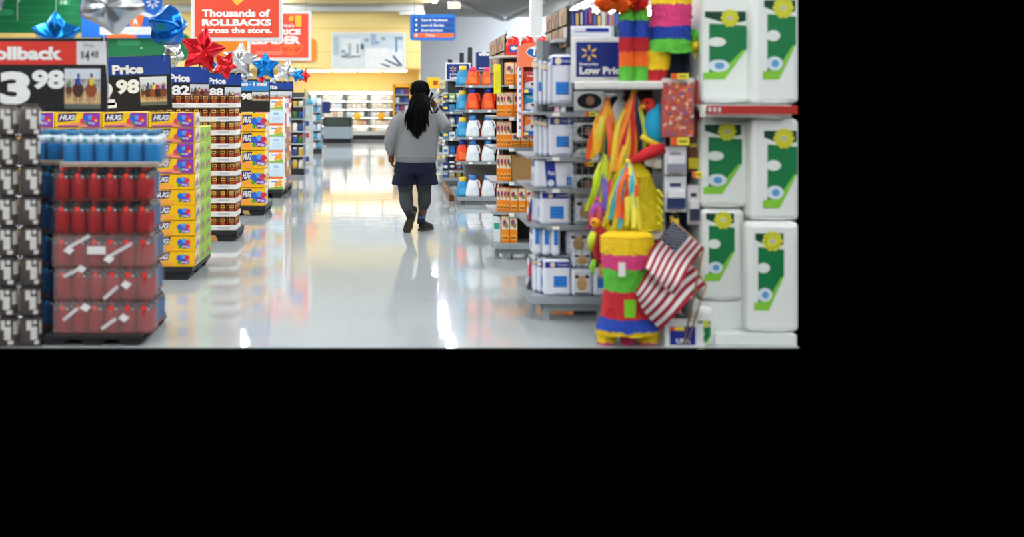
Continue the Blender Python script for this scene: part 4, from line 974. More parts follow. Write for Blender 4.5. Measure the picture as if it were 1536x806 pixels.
# ---- detergent unit
Yd_ = 18.2; X0_ = wx(687, Yd_); X1_ = X0_+1.35
zd = [wz(b, Yd_) for b in (128, 165, 206, 243)]
shelf_unit('grey shelf unit of orange and white detergent jugs on the right', Yd_, X0_, X1_, .95, zd, wz(296, Yd_), 1.95, back='8a8478', top=False).name = 'shelf_unit'
MB().box(-.5, .67, .4, .95, 1.93, 1.95, SHG).build('top_board', [o for o in COL.objects if o.get('label') == 'grey shelf unit of orange and white detergent jugs on the right'][0])
def jug(body, capc, lab, h=.31, tall=True):
    t = thing('detergent_jug', '', 'jug'); mb_ = M(body, .3, var=.06)
    MB().loft([(0, 0, 0, .092, .06), (0, 0, .012, .1, .068), (0, 0, h*.2, .099, .068), (0, 0, h*.5, .083, .06), (0, 0, h*.72, .062, .052), (0, 0, h*.8, .05, .045)], mb_, 16).build('bottle', t)
    MB().tube([(.05, 0, h*.78), (.085, 0, h*.72), (.1, 0, h*.55), (.098, 0, h*.4)], [.012, .013, .013, .012], mb_, 8).build('handle', t)
    MB().lathe([(.052, h*.78), (.056, h*.8), (.052, h), (.044, h*1.01)], (0, 0, 0), M(capc, .35), 14).build('cap', t)
    q = MB()
    for s in range(-2, 2):
        a0, a1 = s*.32-1.57, (s+1)*.32-1.57
        q.quad([(.102*math.cos(a0), .0695*math.sin(a0), h*.1), (.102*math.cos(a1), .0695*math.sin(a1), h*.1), (.09*math.cos(a1), .0655*math.sin(a1), h*.44), (.09*math.cos(a0), .0655*math.sin(a0), h*.44)], M(lab, .4, var=.25, scale=14))
    q.build('label_print', t); return t
J = {'orange': jug('e84a1e', '1c2f86', 'ef6a34'), 'white': jug('eceff0', '3a78b4', 'dfe6ea'), 'short': jug('ee5a1e', 'd83a6a', 'f07a3a', .26), 'blue': jug('2f8ec2', 'e8c83a', '4aa6d2', .28)}
Ju = set()
def put_jug(k, px, z, row, what, Y=Yd_+.13):
    loc = (wx(px, Y), Y, z+.002)
    if k not in Ju: Ju.add(k); J[k].location = loc; tag(J[k], what, None, 'detergent jugs on the grey unit')
    else: dup(J[k], loc, what, 'detergent jugs on the grey unit')
rows_ = [(zd[0], 'short', 'top shelf'), (zd[1], 'orange', 'second shelf'), (zd[2], 'white', 'third shelf'), (zd[3], 'white', 'fourth shelf'), (wz(296, Yd_), 'white', 'bottom deck')]
for z, k, nm in rows_:
    for i in range(5):
        kk = k
        put_jug(kk, 709+i*23, z, 0, '%s jug at the front of the %s, %s from the aisle' % ('short orange' if k == 'short' else k, nm, ORD[i]))
        if k != 'short': put_jug('orange' if k == 'white' and i < 4 else kk, 711+i*23, z, 0, '%s jug in the back row of the %s, %s from the aisle' % ('orange' if k == 'white' and i < 4 else k, nm, ORD[i]), Yd_+.31)
    put_jug('orange' if nm == 'fourth shelf' else 'blue', 694, z, 0, '%s jug at the aisle corner on the %s of the jug unit' % ('orange' if nm == 'fourth shelf' else 'blue', nm), Yd_+.2)
for i in range(4):
    carton('spray_box', '%s box above the bottom white jugs, %s from the aisle' % (['navy', 'dark', 'pale', 'blue'][i], ORD[i]), 'box', (wx(702+i*14, Yd_+.5), Yd_+.28, wz(296, Yd_)+.32), .1, .13, .12, M(['1f3f8a', '2a2c30', 'cfd3d4', '2a66b0'][i], .45), [(.2, .8, .3, .7, M('d8dde0', .5))]) if False else None
t = carton('navy_carton', 'navy carton with white cloud emblem on top of the jug unit', 'carton', (wx(726, 18.6), 18.6, 1.951), .22, wz(78, 18.6)-1.951, .2, M('14306e', .45), [(.15, .85, .08, .13, M('d8dce6', .5))])
q = MB()
for a, r in ((-.05, .03), (0, .042), (.05, .03)): q.disc(a, .23 if a else .24, r, r*.8, -.004-abs(a)*.01, M('e6eaf0', .45), 12)
q.build('cloud_emblem', t)
# ---- baking soda unit
Ya = 12.07; X0_ = wx(739, Ya); X1_ = X0_+1.4
za = [wz(b, Ya) for b in (127, 175, 222, 273, 320)]
unit = shelf_unit('grey curved shelf unit of orange boxes on the right', Ya, X0_, X1_, 1.0, za, wz(366, Ya), wz(84, 12.4), back='3a3630', thick=.04, rad=.16, top=False)
MB().slab([(X1_-X0_-.7, 1.0), (-.6, 1.0), (-.7, .5), (-.6, .12), (X1_-X0_-.7, .1)], wz(84, 12.4)-.02, wz(84, 12.4), M('c9c8c0', .5)).build('top_board', unit)
OB = M('ef8a1c', .45); OBL = M('e9dcc6', .45); TANB = M('c9954a', .5)
def soda(w, h, d=.13):
    t = thing('soda_box', '', 'box'); MB().box(-w/2, w/2, 0, d, 0, h, OB, .003).build('box', t)
    q = MB().rect(-w/2+.003, w/2-.003, h*.48, h*.97, -.001, OBL); q.disc(-w*.1, h*.72, w*.28, h*.13, -.002, M('d8602a', .45)).disc(w*.16, h*.62, w*.2, h*.1, -.003, M('7a8f5a', .45)).disc(-w*.1, h*.74, w*.14, h*.07, -.004, M('2f4f9a', .45)).rect(-w*.35, w*.35, h*.1, h*.3, -.002, M('f7b04a', .45)).text('soda', -w*.3, w*.3, h*.14, h*.26, -.003, M('7a3a10', .45), .03)
    q.build('front_print', t)
    MB().quad([(-w/2-.001, d, .004), (-w/2-.001, .003, .004), (-w/2-.001, .003, h-.004), (-w/2-.001, d, h-.004)], M('d9a05a', .45, var=.3, scale=40)).build('side_print', t); return t
sb = {}
def put_soda(key, w, h, px, z, lb, Y=Ya+.1, rz=0.):
    loc = (wx(px, Y), Y, z+.001)
    if key not in sb: sb[key] = soda(w, h); sb[key].location = loc; sb[key].rotation_euler = (0, 0, rz); tag(sb[key], lb, None, 'orange boxes on the curved unit')
    else: dup(sb[key], loc, lb, 'orange boxes on the curved unit', rz)
pm = Ya/F
for k, (z, nm, h, n, x0, pit) in enumerate(((wz(366, Ya), 'bottom deck', .262, 2, 758, 12.4), (za[4], 'shelf above the deck', .235, 8, 771, 12), (za[2], 'middle shelf', .14, 4, 774, 13.5), (za[1], 'shelf under the yellow strip', .235, 4, 764, 11.5), (za[0], 'top shelf', .215, 3, 765, 14))):
    for i in range(n): put_soda(k, pit*pm*.96, h, x0+i*pit, z, 'orange and cream box on the %s, %s from the aisle' % (nm, ORD[i]))
for k, (z, nm, h) in enumerate(((za[4], 'shelf above the deck', .235), (za[3], 'brown carton shelf', .25), (za[2], 'middle shelf', .25), (za[1], 'upper shelf', .23))):
    for i in range(4):
        put_soda('n%d' % k, .05, h, 748.5+i*5, z, 'narrow orange box at the corner of the %s, %s in its row' % (nm, ORD[i]), Ya+.2-.02*i, -.35+.1*i)
for i in range(3):
    carton('white_carton', 'white and blue carton at the aisle corner of the orange box deck, %s' % ['front', 'middle', 'back'][i], 'carton', (wx(747+i*1.5, Ya), Ya+.14+.14*i, wz(366, Ya)+.001), .07, .25, .1, M(['d9e0e4', '2a4a9a', 'c9d6d0'][i], .45), [(.1, .9, .5, .75, M(['3a9a8a', 'e4e8ea', '8a3a9a'][i], .45))], 'cartons at the deck corner', rz=-.3)
t = carton('brown_carton', 'plain brown cardboard carton on the orange box unit', 'carton', (wx(792, Ya+.1)+.02, Ya+.1, za[3]+.001), .34, .255, .3, M('a98350', .7), [(.05, .95, .93, .97, M('8f6c3e', .7))])
# yellow strip, red jugs on top
t = thing('shelf_flag', 'tall yellow flag sign standing out from the orange box unit', 'sign', (wx(744, Ya-.05), Ya-.05, wz(141, Ya)))
MB().box(-.02, .045, 0, .02, 0, wz(97, Ya)-wz(141, Ya), M('e6e01e', .4), .003).build('panel', t); MB().rect(-.01, .035, .05, .22, -.002, M('d6cf2a', .4)).build('print', t); MB().box(.01, .03, .02, .14, .06, .08, STEEL).build('bracket', t)
for i in range(3):
    Yr = 12.35; t = thing('red_jug', 'red detergent jug on top of the orange box unit, %s from the aisle' % ORD[i], 'jug', (wx(769+i*22, Yr), Yr, wz(84, 12.4)+.002), 0, 'red detergent jugs')
    MB().loft([(0, 0, 0, .062, .05), (0, 0, .01, .068, .056), (0, 0, .1, .068, .056), (0, 0, .15, .055, .05), (0, 0, .165, .03, .03)], M('d8261e', .3), 16).build('bottle', t)
    MB().tube([(-.04, 0, .155), (0, 0, .185), (.045, 0, .165), (.062, 0, .12)], [.012, .012, .012, .011], M('d8261e', .3), 8).build('handle', t)
    MB().lathe([(.028, .16), (.03, .19), (.026, .194)], (-.035, 0, 0), M('e9ebee', .35), 12).build('cap', t)
    q = MB().rect(-.035, .045, .03, .1, -.0575, M('2a4fa0', .4)).disc(.005, .07, .03, .02, -.059, M('e9e6e2', .4)); q.build('label_print', t)
# side display with rounded orange header
Ys = 11.75; xc = wx(810, Ys); t = thing('side_display', 'orange side display with round header and blue lipped trays of bags', 'display', (xc, Ys, wz(206, Ys)))
P = lambda a: wx(a, Ys)-xc
Z = lambda b: wz(b, Ys)-wz(206, Ys)
OD = M('ef7b52', .5)
arc = [(P(842), 0)]+[(P(810+32*math.cos(math.radians(a))), Z(71-8*math.sin(math.radians(a)))) for a in range(0, 181, 15)]+[(P(778), 0)]
MB().prism(arc, .16, .18, OD).build('back_panel', t)
MB().prism([(P(778), Z(98))]+arc[1:-1][::-1]+[(P(842), Z(98))], -.003, .0, OD).build('header', t) if False else MB().prism([(P(842), Z(100))]+arc[1:-1]+[(P(778), Z(100))], 0, .16, OD).build('header', t)
MB().box(P(778), P(781.5), 0, .16, 0, Z(100), M('ece8ea', .5)).box(P(781.5), P(785), -.002, .16, 0, Z(100), OD).build('side_panel', t)
q = MB().disc(P(815), Z(78), P(815)-P(789), P(800)-P(789.5), -.003, M('e4ecf2', .4), 22).disc(P(815), Z(78), P(815)-P(790.5), P(800)-P(791), -.005, M('1f5f9e', .4), 22).text('Treats', P(797), P(835), Z(83.5), Z(71), -.007, SIGNW, .05, .1); q.build('lettering', t)
for b in (110, 190): MB().box(P(800), P(820), .18, .40, Z(b), Z(b)+.02, SHG).build('bracket', t)
for i in range(9): MB().rect(P(779), P(781), Z(106+i*11), Z(101+i*11), -.002, M('3a4fa0', .5)).build('edge_print', t)
for k, b in enumerate((135, 167, 199)):
    s = MB().box(P(785), P(842), .0, .16, Z(b+.5), Z(b-.5), M('1c5cb4', .45)).box(P(785), P(842), -.006, 0, Z(b+4.5), Z(b-2), M('1c5cb4', .45)).build('tray', t)
    MB().rect(P(786), P(792.5), Z(b+4), Z(b-.5), -.008, M('e6d23a', .5)).build('price_label', s)
    for i in range(2):
        bg = thing('treat_bag', '%s treat bag in the orange side display, %s from the aisle' % (['red and white', 'teal and white', 'orange and white'][k], ORD[i]), 'bag', (wx(796+i*23, Ys), Ys+.075, wz(b-.5, Ys)+.001), 0, 'treat bags')
        cl = ['c83a2a', '1f8fb4', 'ee7a22'][k]; h = .165
        MB().loft([(0, 0, 0, .055, .035), (0, 0, .02, .06, .045), (0, 0, .1, .06, .035), (0, 0, h-.01, .058, .008), (0, 0, h, .06, .004)], M('e9eaea', .35), 14).build('pouch', bg)
        q = MB(); q.flat([(-.055, h*.62), (.055, h*.62), (.055, h*.96), (-.055, h*.96)], -.042, M(cl, .4)).text('Treats', -.03, .03, h*.72, h*.84, -.044, SIGNW, .03).disc(.02, h*.32, .016, .014, -.0475, M('7a2a20', .4), 10).flat([(-.055, h*.4), (.03, h*.5), (.055, h*.62), (-.055, h*.62)], -.043, M(cl, .4)); q.build('front_print', bg)
# header poster boards along the aisle
def header_posters(label, X, Ya_, Yb_, z0, z1, n):
    t = thing('header_posters', label, 'poster board', (X, Ya_, z0)); L = Yb_-Ya_; h = z1-z0
    MB().box(0, .025, 0, L, 0, h, M('23201f', .5)).build('frame', t)
    for r in range(2):
        for i in range(n):
            a, b = L*i/n+.03, L*(i+1)/n-.03; c_, e = (h*.02, h*.52) if r == 0 else (h*.56, h*.98); nn = M(['b89a78', 'a8866a', 'c4a98a', '9a8068', 'b08a72'][(i+2*r) % 5], .5, var=.35, scale=9)
            q = MB().box(-.006, 0, a, b, c_, e, nn)
            for k in range(5): q.box(-.008, -.006, a+(b-a)*(.1+.17*k), a+(b-a)*(.18+.17*k), c_+(e-c_)*.1, c_+(e-c_)*(.5+.1*(k*7 % 4)), M(['d9c4a8', '6a4a3a', 'c07a6a', '8a6a4a', 'e0d4c0'][k], .5))
            q.build('poster', t)
        MB().box(-.012, 0, 0, L, h*.52, h*.55, M('2a2624', .5)).build('crossbar', t)
    for b in (.03, L-.05): MB().box(.0, .025, b, b+.02, -.12, 0, STEEL).build('post', t)
    for k in range(3): MB().tube([(.01, .04, h-.02), (.01+.0, -.12-.03*k, h+.03-.04*k)], .004, STEEL, 4).build('wire', t)
    return t
header_posters('tan poster board facing the aisle on top of the orange box unit', 1.09, 12.6, 14.6, wz(106, 12.6), 2.18, 4)
header_posters('larger tan poster board facing the aisle beside the white column', 1.2, 8.85, 10.1, 1.9, 2.19, 3)
# ---------------- pad packs unit ----------------------------------------------------------
Yu = 8.74; X0_ = wx(795, Yu); X1_ = X0_+.95
zu = [wz(b, Yu) for b in (169, 236, 284, 340)]
zdk = wz(446, Yu); ztop = wz(60, 9.1)
unit = shelf_unit('nearest grey shelf unit full of white pad packs on the right', Yu, X0_, X1_, .98, zu, zdk, ztop, back='6a6e72', thick=.03, rad=.12, top=False)
s = MB().slab([(.4, .4), (-.3, .4), (-.32, .1), (.0, .07), (.4, .07)], wz(157, Yu)-.012, wz(157, Yu), SHG).build('wire_shelf', unit)
MB().slab([(.41, .9), (-.28, .9), (-.28, .14), (.41, .14)], ztop-.02, ztop, LGREY).build('top_board', unit)
PW = M('dfe3ec', .3, var=.05, bump=.15, bscale=14); PNV = M('1c3590', .35); PBL = M('1f72c8', .4); PKH = M('b79a78', .45, var=.4, scale=25); DOG = M('c9a26a', .5, var=.4, scale=30)
def pad_pack(w, h, d, top=True, sq=(.3, .68, .25, .58), dog=None, stripe=False, tilt=0.):
    t = thing('pad_pack', '', 'pack')
    q = MB(); n = 18
    MB().loft([(0, d/2, 0, w*.47, d*.44), (0, d/2, h*.05, w*.5, d*.49), (0, d/2, h*.5, w*.505, d*.5), (0, d/2, h*.93, w*.49, d*.48), (0, d/2, h, w*.46, d*.42)], PW, 4) if False else q.box(-w/2, w/2, 0, d, 0, h, PW, .022)
    q.build('bag', t)
    q = MB(); y = -.0015; X = lambda a: -w/2+w*a
    if top: q.rect(X(.04), X(.96), h*.78, h*.95, y, PNV); q.disc(X(.32), h*.865, h*.07, h*.075, y-.001, M('e9d3b0', .4), 14); q.text('Training', X(.5), X(.9), h*.83, h*.89, y-.001, SIGNW, .02)
    if stripe: q.flat([(X(.3), h*.04), (X(.55), h*.04), (X(.5), h*.96), (X(.24), h*.96)], y, PNV); q.disc(X(.4), h*.18, h*.12, h*.12, y-.001, M('d9dfe9', .4), 12); q.text('Pads', X(.34), X(.5), h*.45, h*.6, y-.001, SIGNW, .02)
    if sq:
        q.rect(X(sq[0]), X(sq[1]), h*sq[2], h*sq[3], y-.001, PBL)
        for i in range(3): q.rect(X(sq[0]+.02), X(sq[1]-.02), h*(sq[2]+(sq[3]-sq[2])*(.2+.27*i)), h*(sq[2]+(sq[3]-sq[2])*(.25+.27*i)), y-.002, M('4a92dc', .4))
    if dog:
        a, b = dog; q.disc(X((a+b)/2), h*.42, w*(b-a)*.3, h*.22, y-.001, DOG, 14); q.disc(X((a+b)/2), h*.62, w*(b-a)*.22, h*.1, y-.002, M('d4b080', .5), 12)
        q.disc(X(a+(b-a)*.2), h*.7, w*(b-a)*.13, h*.07, y-.003, M('5a3a22', .5), 8); q.disc(X(a+(b-a)*.8), h*.7, w*(b-a)*.13, h*.07, y-.003, M('5a3a22', .5), 8)
        q.rect(X(a+.06), X(b-.06), h*.08, h*.12, y-.002, M('3a2a20', .5))
    q.flat([(X(.35), h*.06), (X(.95), h*.06), (X(.95), h*.075), (X(.35), h*.075)], y-.001, M('3a5fae', .4))
    q.build('front_print', t)
    sp = MB(); x = -w/2-.0015
    sp.quad([(x, d*.85, h*.72), (x, d*.15, h*.72), (x, d*.15, h*.92), (x, d*.85, h*.92)], PNV); sp.quad([(x, d*.6, h*.2), (x, d*.35, h*.2), (x, d*.35, h*.5), (x, d*.6, h*.5)], PBL); sp.build('side_print', t)
    return t
def put(o, px, z, Y, lb, grp='white pad packs', rz=0.):
    o.location = (wx(px, Y), Y, z+.001); o.rotation_euler = (0, 0, rz); tag(o, lb, None, grp); return o
pu = Yu/F
put(pad_pack(32*pu, 76*pu, .2, True, (.2, .82, .2, .45)), 843, wz(157, Yu), Yu+.1, 'white pad pack with blue square on the top wire shelf, aisle end')
put(pad_pack(38*pu, 62*pu, .22, True, (.3, .8, .24, .5)), 842, zu[1], Yu+.1, 'white pad pack with blue square on the shelf below the tins')
put(pad_pack(60*pu, 44*pu, .24, False, (.8, .93, .1, .4), None, True), 832, zu[2], Yu+.09, 'low white pad pack with a curved navy stripe')
put(pad_pack(46*pu, 52*pu, .24, True, (.3, .75, .2, .55)), 834, zu[3], Yu+.09, 'white pad pack with blue square one shelf above the white cartons')
put(pad_pack(66*pu, 58*pu, .26, True, (.36, .66, .25, .55)), 842, zdk, Yu+.02, 'white pad pack with blue square and dog at the bottom deck corner') if False else None
put(pad_pack(40*pu, 55*pu, .26, True, (.36, .86, .25, .55)), 836, zdk, Yu+.03, 'bottom deck pad pack with blue square at the aisle corner')
put(pad_pack(32*pu, 42*pu, .26, False, None, (.1, .9)), 873, zdk, Yu+.03, 'bottom deck pack printed with a sitting dog')
put(pad_pack(34*pu, 42*pu, .26, False, (.2, .75, .3, .7)), 906.5, zdk, Yu+.03, 'bottom deck pad pack with blue square beside the pinata')
put(pad_pack(30*pu, 26*pu, .2, False, None, (.05, .95)), 873, zdk+42*pu+.002, Yu+.04, 'tan kitten printed pack lying on the dog pack')
for i in range(4):
    put(pad_pack(6*pu, (70-2*i)*pu, .24, i % 2 == 0, (.1, .9, .3, .5) if i == 1 else None), 803+i*7, wz(157, Yu), Yu+.16-.02*i, 'thin white pack on edge on the top shelf, %s from the aisle' % ORD[i], rz=-.12)
    put(pad_pack(7*pu, (60-2*i)*pu, .22, True, None), 804+i*7, zu[1], Yu+.2-.03*i, 'thin white pack on edge under the tins, %s from the aisle' % ORD[i], rz=-.1) if i < 3 else None
    put(pad_pack(7*pu, (50-2*i)*pu, .2, True, None), 801+i*5, zu[3], Yu+.34-.06*i, 'thin white pack at the aisle corner of the wire guard shelf, %s' % ORD[i], rz=-.1) if i < 2 else None
    put(pad_pack(8*pu, (54-2*i)*pu, .22, True, None), 803+i*7, zdk, Yu+.22-.05*i, 'white carton at the aisle corner of the bottom deck, %s' % ORD[i], rz=-.05) if i < 2 else None
for i in range(3):
    put(pad_pack(13*pu, 42*pu, .25, False, (.25, .75, .4, .95)), 806+i*14, zu[3]-55*0-.0 if False else wz(386, Yu), Yu+.12-.03*i, 'white carton with navy panel on the low shelf, %s from the aisle' % ORD[i], 'white navy cartons')
MB().slab([(.4, .5), (-.3, .5), (-.3, .12), (.4, .08)], wz(386, Yu)-.015, wz(386, Yu), SHG).build('shelf', unit)
put(pad_pack(36*pu, 40*pu, .18, False, None, (.1, .9)), 868, wz(386, Yu), Yu+.1, 'tan cat printed carton on the low shelf beside the navy cartons')
put(pad_pack(36*pu, 46*pu, .18, False, None, (.0, 1)), 880, zu[3], Yu+.1, 'kitten printed pack behind the wire guard')
# small goods hanging at the aisle end
for i, (px, y, cl) in enumerate(((798, 300, '2a3f8a'), (795, 318, '8a3a5a'), (800, 330, 'd9dbe6'), (796, 395, 'c83a5a'), (799, 410, '20408a'), (794, 425, '3a3a44'), (801, 165, 'e0d4da'), (806, 172, 'c86a7a'))):
    t = thing('hang_pack', '%s hanging pack at the aisle end of the pad unit, %s listed upward' % ({'2a3f8a': 'navy', '8a3a5a': 'plum', 'd9dbe6': 'white', 'c83a5a': 'red', '20408a': 'blue', '3a3a44': 'charcoal', 'e0d4da': 'pale', 'c86a7a': 'pink'}[cl], ORD[i]), 'pack', (wx(px, Yu+.35), Yu+.35, wz(y, Yu+.35)), 0, 'hanging packs at the aisle end')
    t['label'] = t['label'].replace(', %s listed upward' % ORD[i], '')
    MB().box(-.012, .012, 0, .1, -.1, 0, M(cl, .4, var=.3), .006).build('bag', t); MB().box(-.013, -.008, .01, .09, -.02, .03, M('e9e9ec', .45)).build('header_card', t); MB().tube([(0, .05, .02), (.05, .05, .02)], .004, STEEL, 5).build('hook', t)
for i in range(4):
    t = thing('tin', '%s tin on the shelf under the top packs, %s from the aisle' % (['dark', 'pink lidded', 'white', 'black'][i], ORD[i]), 'tin', (wx(826+i*9.5, Yu+.12), Yu+.12, zu[0]+.001), 0, 'small tins')
    MB().lathe([(.018, 0), (.02, .004), (.02, .04)], (0, 0, 0), M(['241c26', 'd9b0b8', 'dadada', '1c1a22'][i], .35), 12).build('can', t); MB().lathe([(.0205, .04), (.0205, .047), (.018, .048)], (0, 0, 0), STEEL, 12).build('lid', t)
# mats with black ovals, tags
for i, (x0, x1, y0, y1, lb) in enumerate(((862, 906, 137, 166, 'boxed black oval mat on the top right of the pad unit'), (908, 950, 140, 168, 'second boxed black oval mat behind the ribbons'), (862, 900, 184, 211, 'boxed black oval mat on the second level by the ribbons'), (862, 898, 263, 291, 'boxed black oval mat on the third level by the ribbons'))):
    Ym = Yu+.06; t = thing('oval_mat_box', lb, 'box', (wx((x0+x1)/2, Ym), Ym, wz(y1, Ym)), 0); w = (x1-x0)/2*Ym/F; h = (y1-y0)*Ym/F
    MB().box(-w, w, 0, .06, 0, h, M('cfd6d2', .4), .004).build('box', t); MB().disc(0, h*.5, w*.84, h*.4, -.002, M('17181b', .4), 22).build('oval_print', t)
    MB().disc(w*.05, h*.52, w*.3, h*.25, -.004, M('8a6a56', .45, var=.4, scale=40), 10).build('photo_print', t); MB().box(-w, w, 0, .01, -.015, 0, STEEL).build('hanger', t)
Ym = Yu+.06; t = thing('word_mat', 'pale mat lettered I love my cat hanging beside the pads', 'mat', (wx(880, Ym), Ym, wz(244, Ym))); w = 19*Ym/F; h = 22*Ym/F
MB().prism([(-w, 0), (w, 0), (w, h*.5), (w*.7, h*.9), (0, h), (-w*.6, h*.9), (-w, h*.6)], 0, .03, M('d5d6d0', .6)).build('mat', t)
q = MB().text('I Love', -w*.6, w*.1, h*.5, h*.75, -.002, BLACK, .02, .2).text('My Cat', -w*.55, w*.5, h*.2, h*.45, -.002, BLACK, .02, .2); q.build('lettering', t)
def price_tag(px, py, Y, lab, w=20, h=7):
    t = thing('price_tag', lab, 'price tag', (wx(px, Y), Y, wz(py+h/2, Y))); a = w/2*Y/F; b = h*Y/F
    MB().box(-a, a, 0, .006, 0, b, M('f2e23a', .4)).build('card', t); MB().rect(-a, -a*.3, 0, b, -.001, M('e8602a', .4)).build('red_panel', t); MB().rect(-a*.1, a*.8, b*.35, b*.65, -.001, M('7a7a3a', .5)).build('print', t); MB().box(-a*.3, a*.3, .006, .04, b*.3, b*.7, STEEL).build('clip', t)
price_tag(891, 127, Yu, 'orange and yellow price tag under the low price sign', 18)
price_tag(886, 171, Yu, 'orange and yellow price tag over the second level oval mat', 16)
price_tag(884, 246, Yu, 'orange and yellow price tag above the third level oval mat', 13)
# wire guard
t = thing('wire_guard', 'grey wire grid guard across the pad shelves', 'wire guard', (wx(869, Yu+.04), Yu+.04, zdk))
for i in range(4): MB().tube([(-.07+.045*i, 0, .12), (-.07+.045*i, 0, 1.25)], .0025, STEEL, 4).build('wire', t)
for i in range(24): MB().tube([(-.09, -.003, .14+.047*i), (.08, -.003, .14+.047*i)], .002, STEEL, 4).build('crosswire', t)
# sign
low_price('large navy everyday low price sign in a white frame on the pad unit', 8.68, 857, 948, 56, 124, (7, 7, 7, 9), (883.5, 79.5, 12.5), [('Everyday', 869, 898, 94, 99, .03), ('Low Price', 869, 939, 100, 111.5, .055)])
# things on top
Yt = 9.05
tb = [('3a3a44', 'charcoal'), ('2a2f5a', 'navy'), ('4a3a7a', 'purple'), ('23283f', 'dark blue'), ('2f4a9a', 'blue'), ('5a3a5e', 'plum'), ('6a4a30', 'brown'), ('3f4a4c', 'slate'), ('d9d6cf', 'white'), ('c9a860', 'tan'), ('b9bec4', 'grey'), ('2c4a4a', 'dark teal'), ('e2e0da', 'cream')]
for i, (cl, nm) in enumerate(tb):
    x = 853+i*6.6; hh = (48 if i < 6 else 44)*Yt/F*random.uniform(.9, 1.05)
    t = thing('flat_box', '%s flat box standing upright on top of the pad unit' % nm, 'box', (wx(x, Yt), Yt+.02, ztop+.001), 0, 'upright boxes on the pad unit')
    MB().box(-.0135, .0135, 0, .2, 0, hh, M(cl, .45, var=.25), .003).build('box', t); MB().rect(-.008, .008, hh*.5, hh*.9, -.002, M(['b04a5a', '4a5fc0', 'e0c050', 'c9ccd4', '6a3a8a'][i % 5], .45)).build('spine_print', t)
t = thing('lying_pack', 'white pack with navy panel lying before the upright boxes', 'pack', (wx(883, 8.86), 8.86, ztop+.001)); MB().box(-.16, .16, 0, .14, 0, .085, PW, .012).build('bag', t); MB().rect(-.1, .14, .045, .072, -.002, PNV).rect(-.1, -.02, .05, .07, -.003, M('dfe3ec', .4)).build('front_print', t)
t = thing('tape_dispenser', 'yellow pack beside the poster board on the pad unit', 'pack', (wx(850, 9.0), 9.0, ztop+.001)); t.name = 'yellow_pack'; MB().box(-.02, .02, 0, .05, 0, .08, M('d9c820', .4), .004).build('bag', t); MB().box(-.02, .02, .005, .045, .08, .1, M('2a5a9a', .4), .002).build('header_card', t)
# ---------------- party goods ------------------------------------------------------------
Yq = 8.2
t = thing('party_rack', 'dark party goods rack with a white shelf beside the pad unit', 'rack', (1.62, Yq, 0))
MB().box(-.09, .28, .28, .32, .1, 2.1, M('3a2522', .6)).build('back_panel', t)
MB().box(-.42, .09, -.12, .3, wz(134, Yq), wz(122, Yq), M('d9d9d2', .45), .01).build('shelf', t)
MB().box(-.06, .1, -.05, .28, wz(358, Yq), wz(343, Yq), M('d4d2c4', .45), .008).build('shelf', t)
MB().box(.045, .1, -.04, .28, wz(252, Yq), wz(238, Yq), M('cfcdc2', .45), .008).build('shelf', t)
MB().box(.1, .125, -.02, .3, .0, 2.1, M('7a8084', .4)).build('post', t); MB().box(.3, .325, .2, .3, .0, 2.1, M('1f2f4a', .4)).build('post', t)
MB().box(.13, .3, .22, .27, .3, 2.0, M('16233c', .5)).build('side_panel', t)
MB().box(-.09, .28, .05, .32, 0, .12, M('4a4e50', .5)).build('base', t)
def frill_body(rings, bands, seg=22, depth=.012, rows=3):
    """crepe paper body: rings (cx, cy, z, rx, ry) from the top down; bands one colour per gap; short frills hang on every band"""
    out = []; rnd = random.Random(len(rings))
    for k, cl in enumerate(bands):
        q = MB(); m = M(cl, .75, var=.22, scale=70); a, b = rings[k], rings[k+1]
        q.loft([a, b], m, seg); nr = max(rows, int(abs(a[2]-b[2])/.022))
        for r in range(nr):
            f0, f1 = r/nr, min(1.06, (r+1.35)/nr)
            def pt(f, i, e): t_ = 2*math.pi*i/seg/3; return (a[0]+(b[0]-a[0])*f+(a[3]+(b[3]-a[3])*f+e)*math.cos(t_), a[1]+(b[1]-a[1])*f+(a[4]+(b[4]-a[4])*f+e)*math.sin(t_), a[2]+(b[2]-a[2])*f)
            vs = []; fs = []
            for i in range(seg*3):
                j = rnd.uniform(.7, 1.25); vs += [pt(f0, i, .002), pt(f0+(f1-f0)*j, i, depth*rnd.uniform(.6, 1.2))]
            for i in range(seg*3):
                n_ = (i+1) % (seg*3); fs.append((2*i, 2*n_, 2*n_+1, 2*i+1))
            q.add(vs, fs, m)
        out.append(q)
    return out
CN = {'e8c21a': 'yellow', 'd8407a': 'pink', '5ab83a': 'green', 'b8202a': 'red', '1f3f9e': 'blue', 'f06a1e': 'orange', '8a1f22': 'dark red'}
def R4(px0, px1, y, Y, ry): return (wx((px0+px1)/2, Y), Y, wz(y, Y), (px1-px0)/2*Y/F, ry)
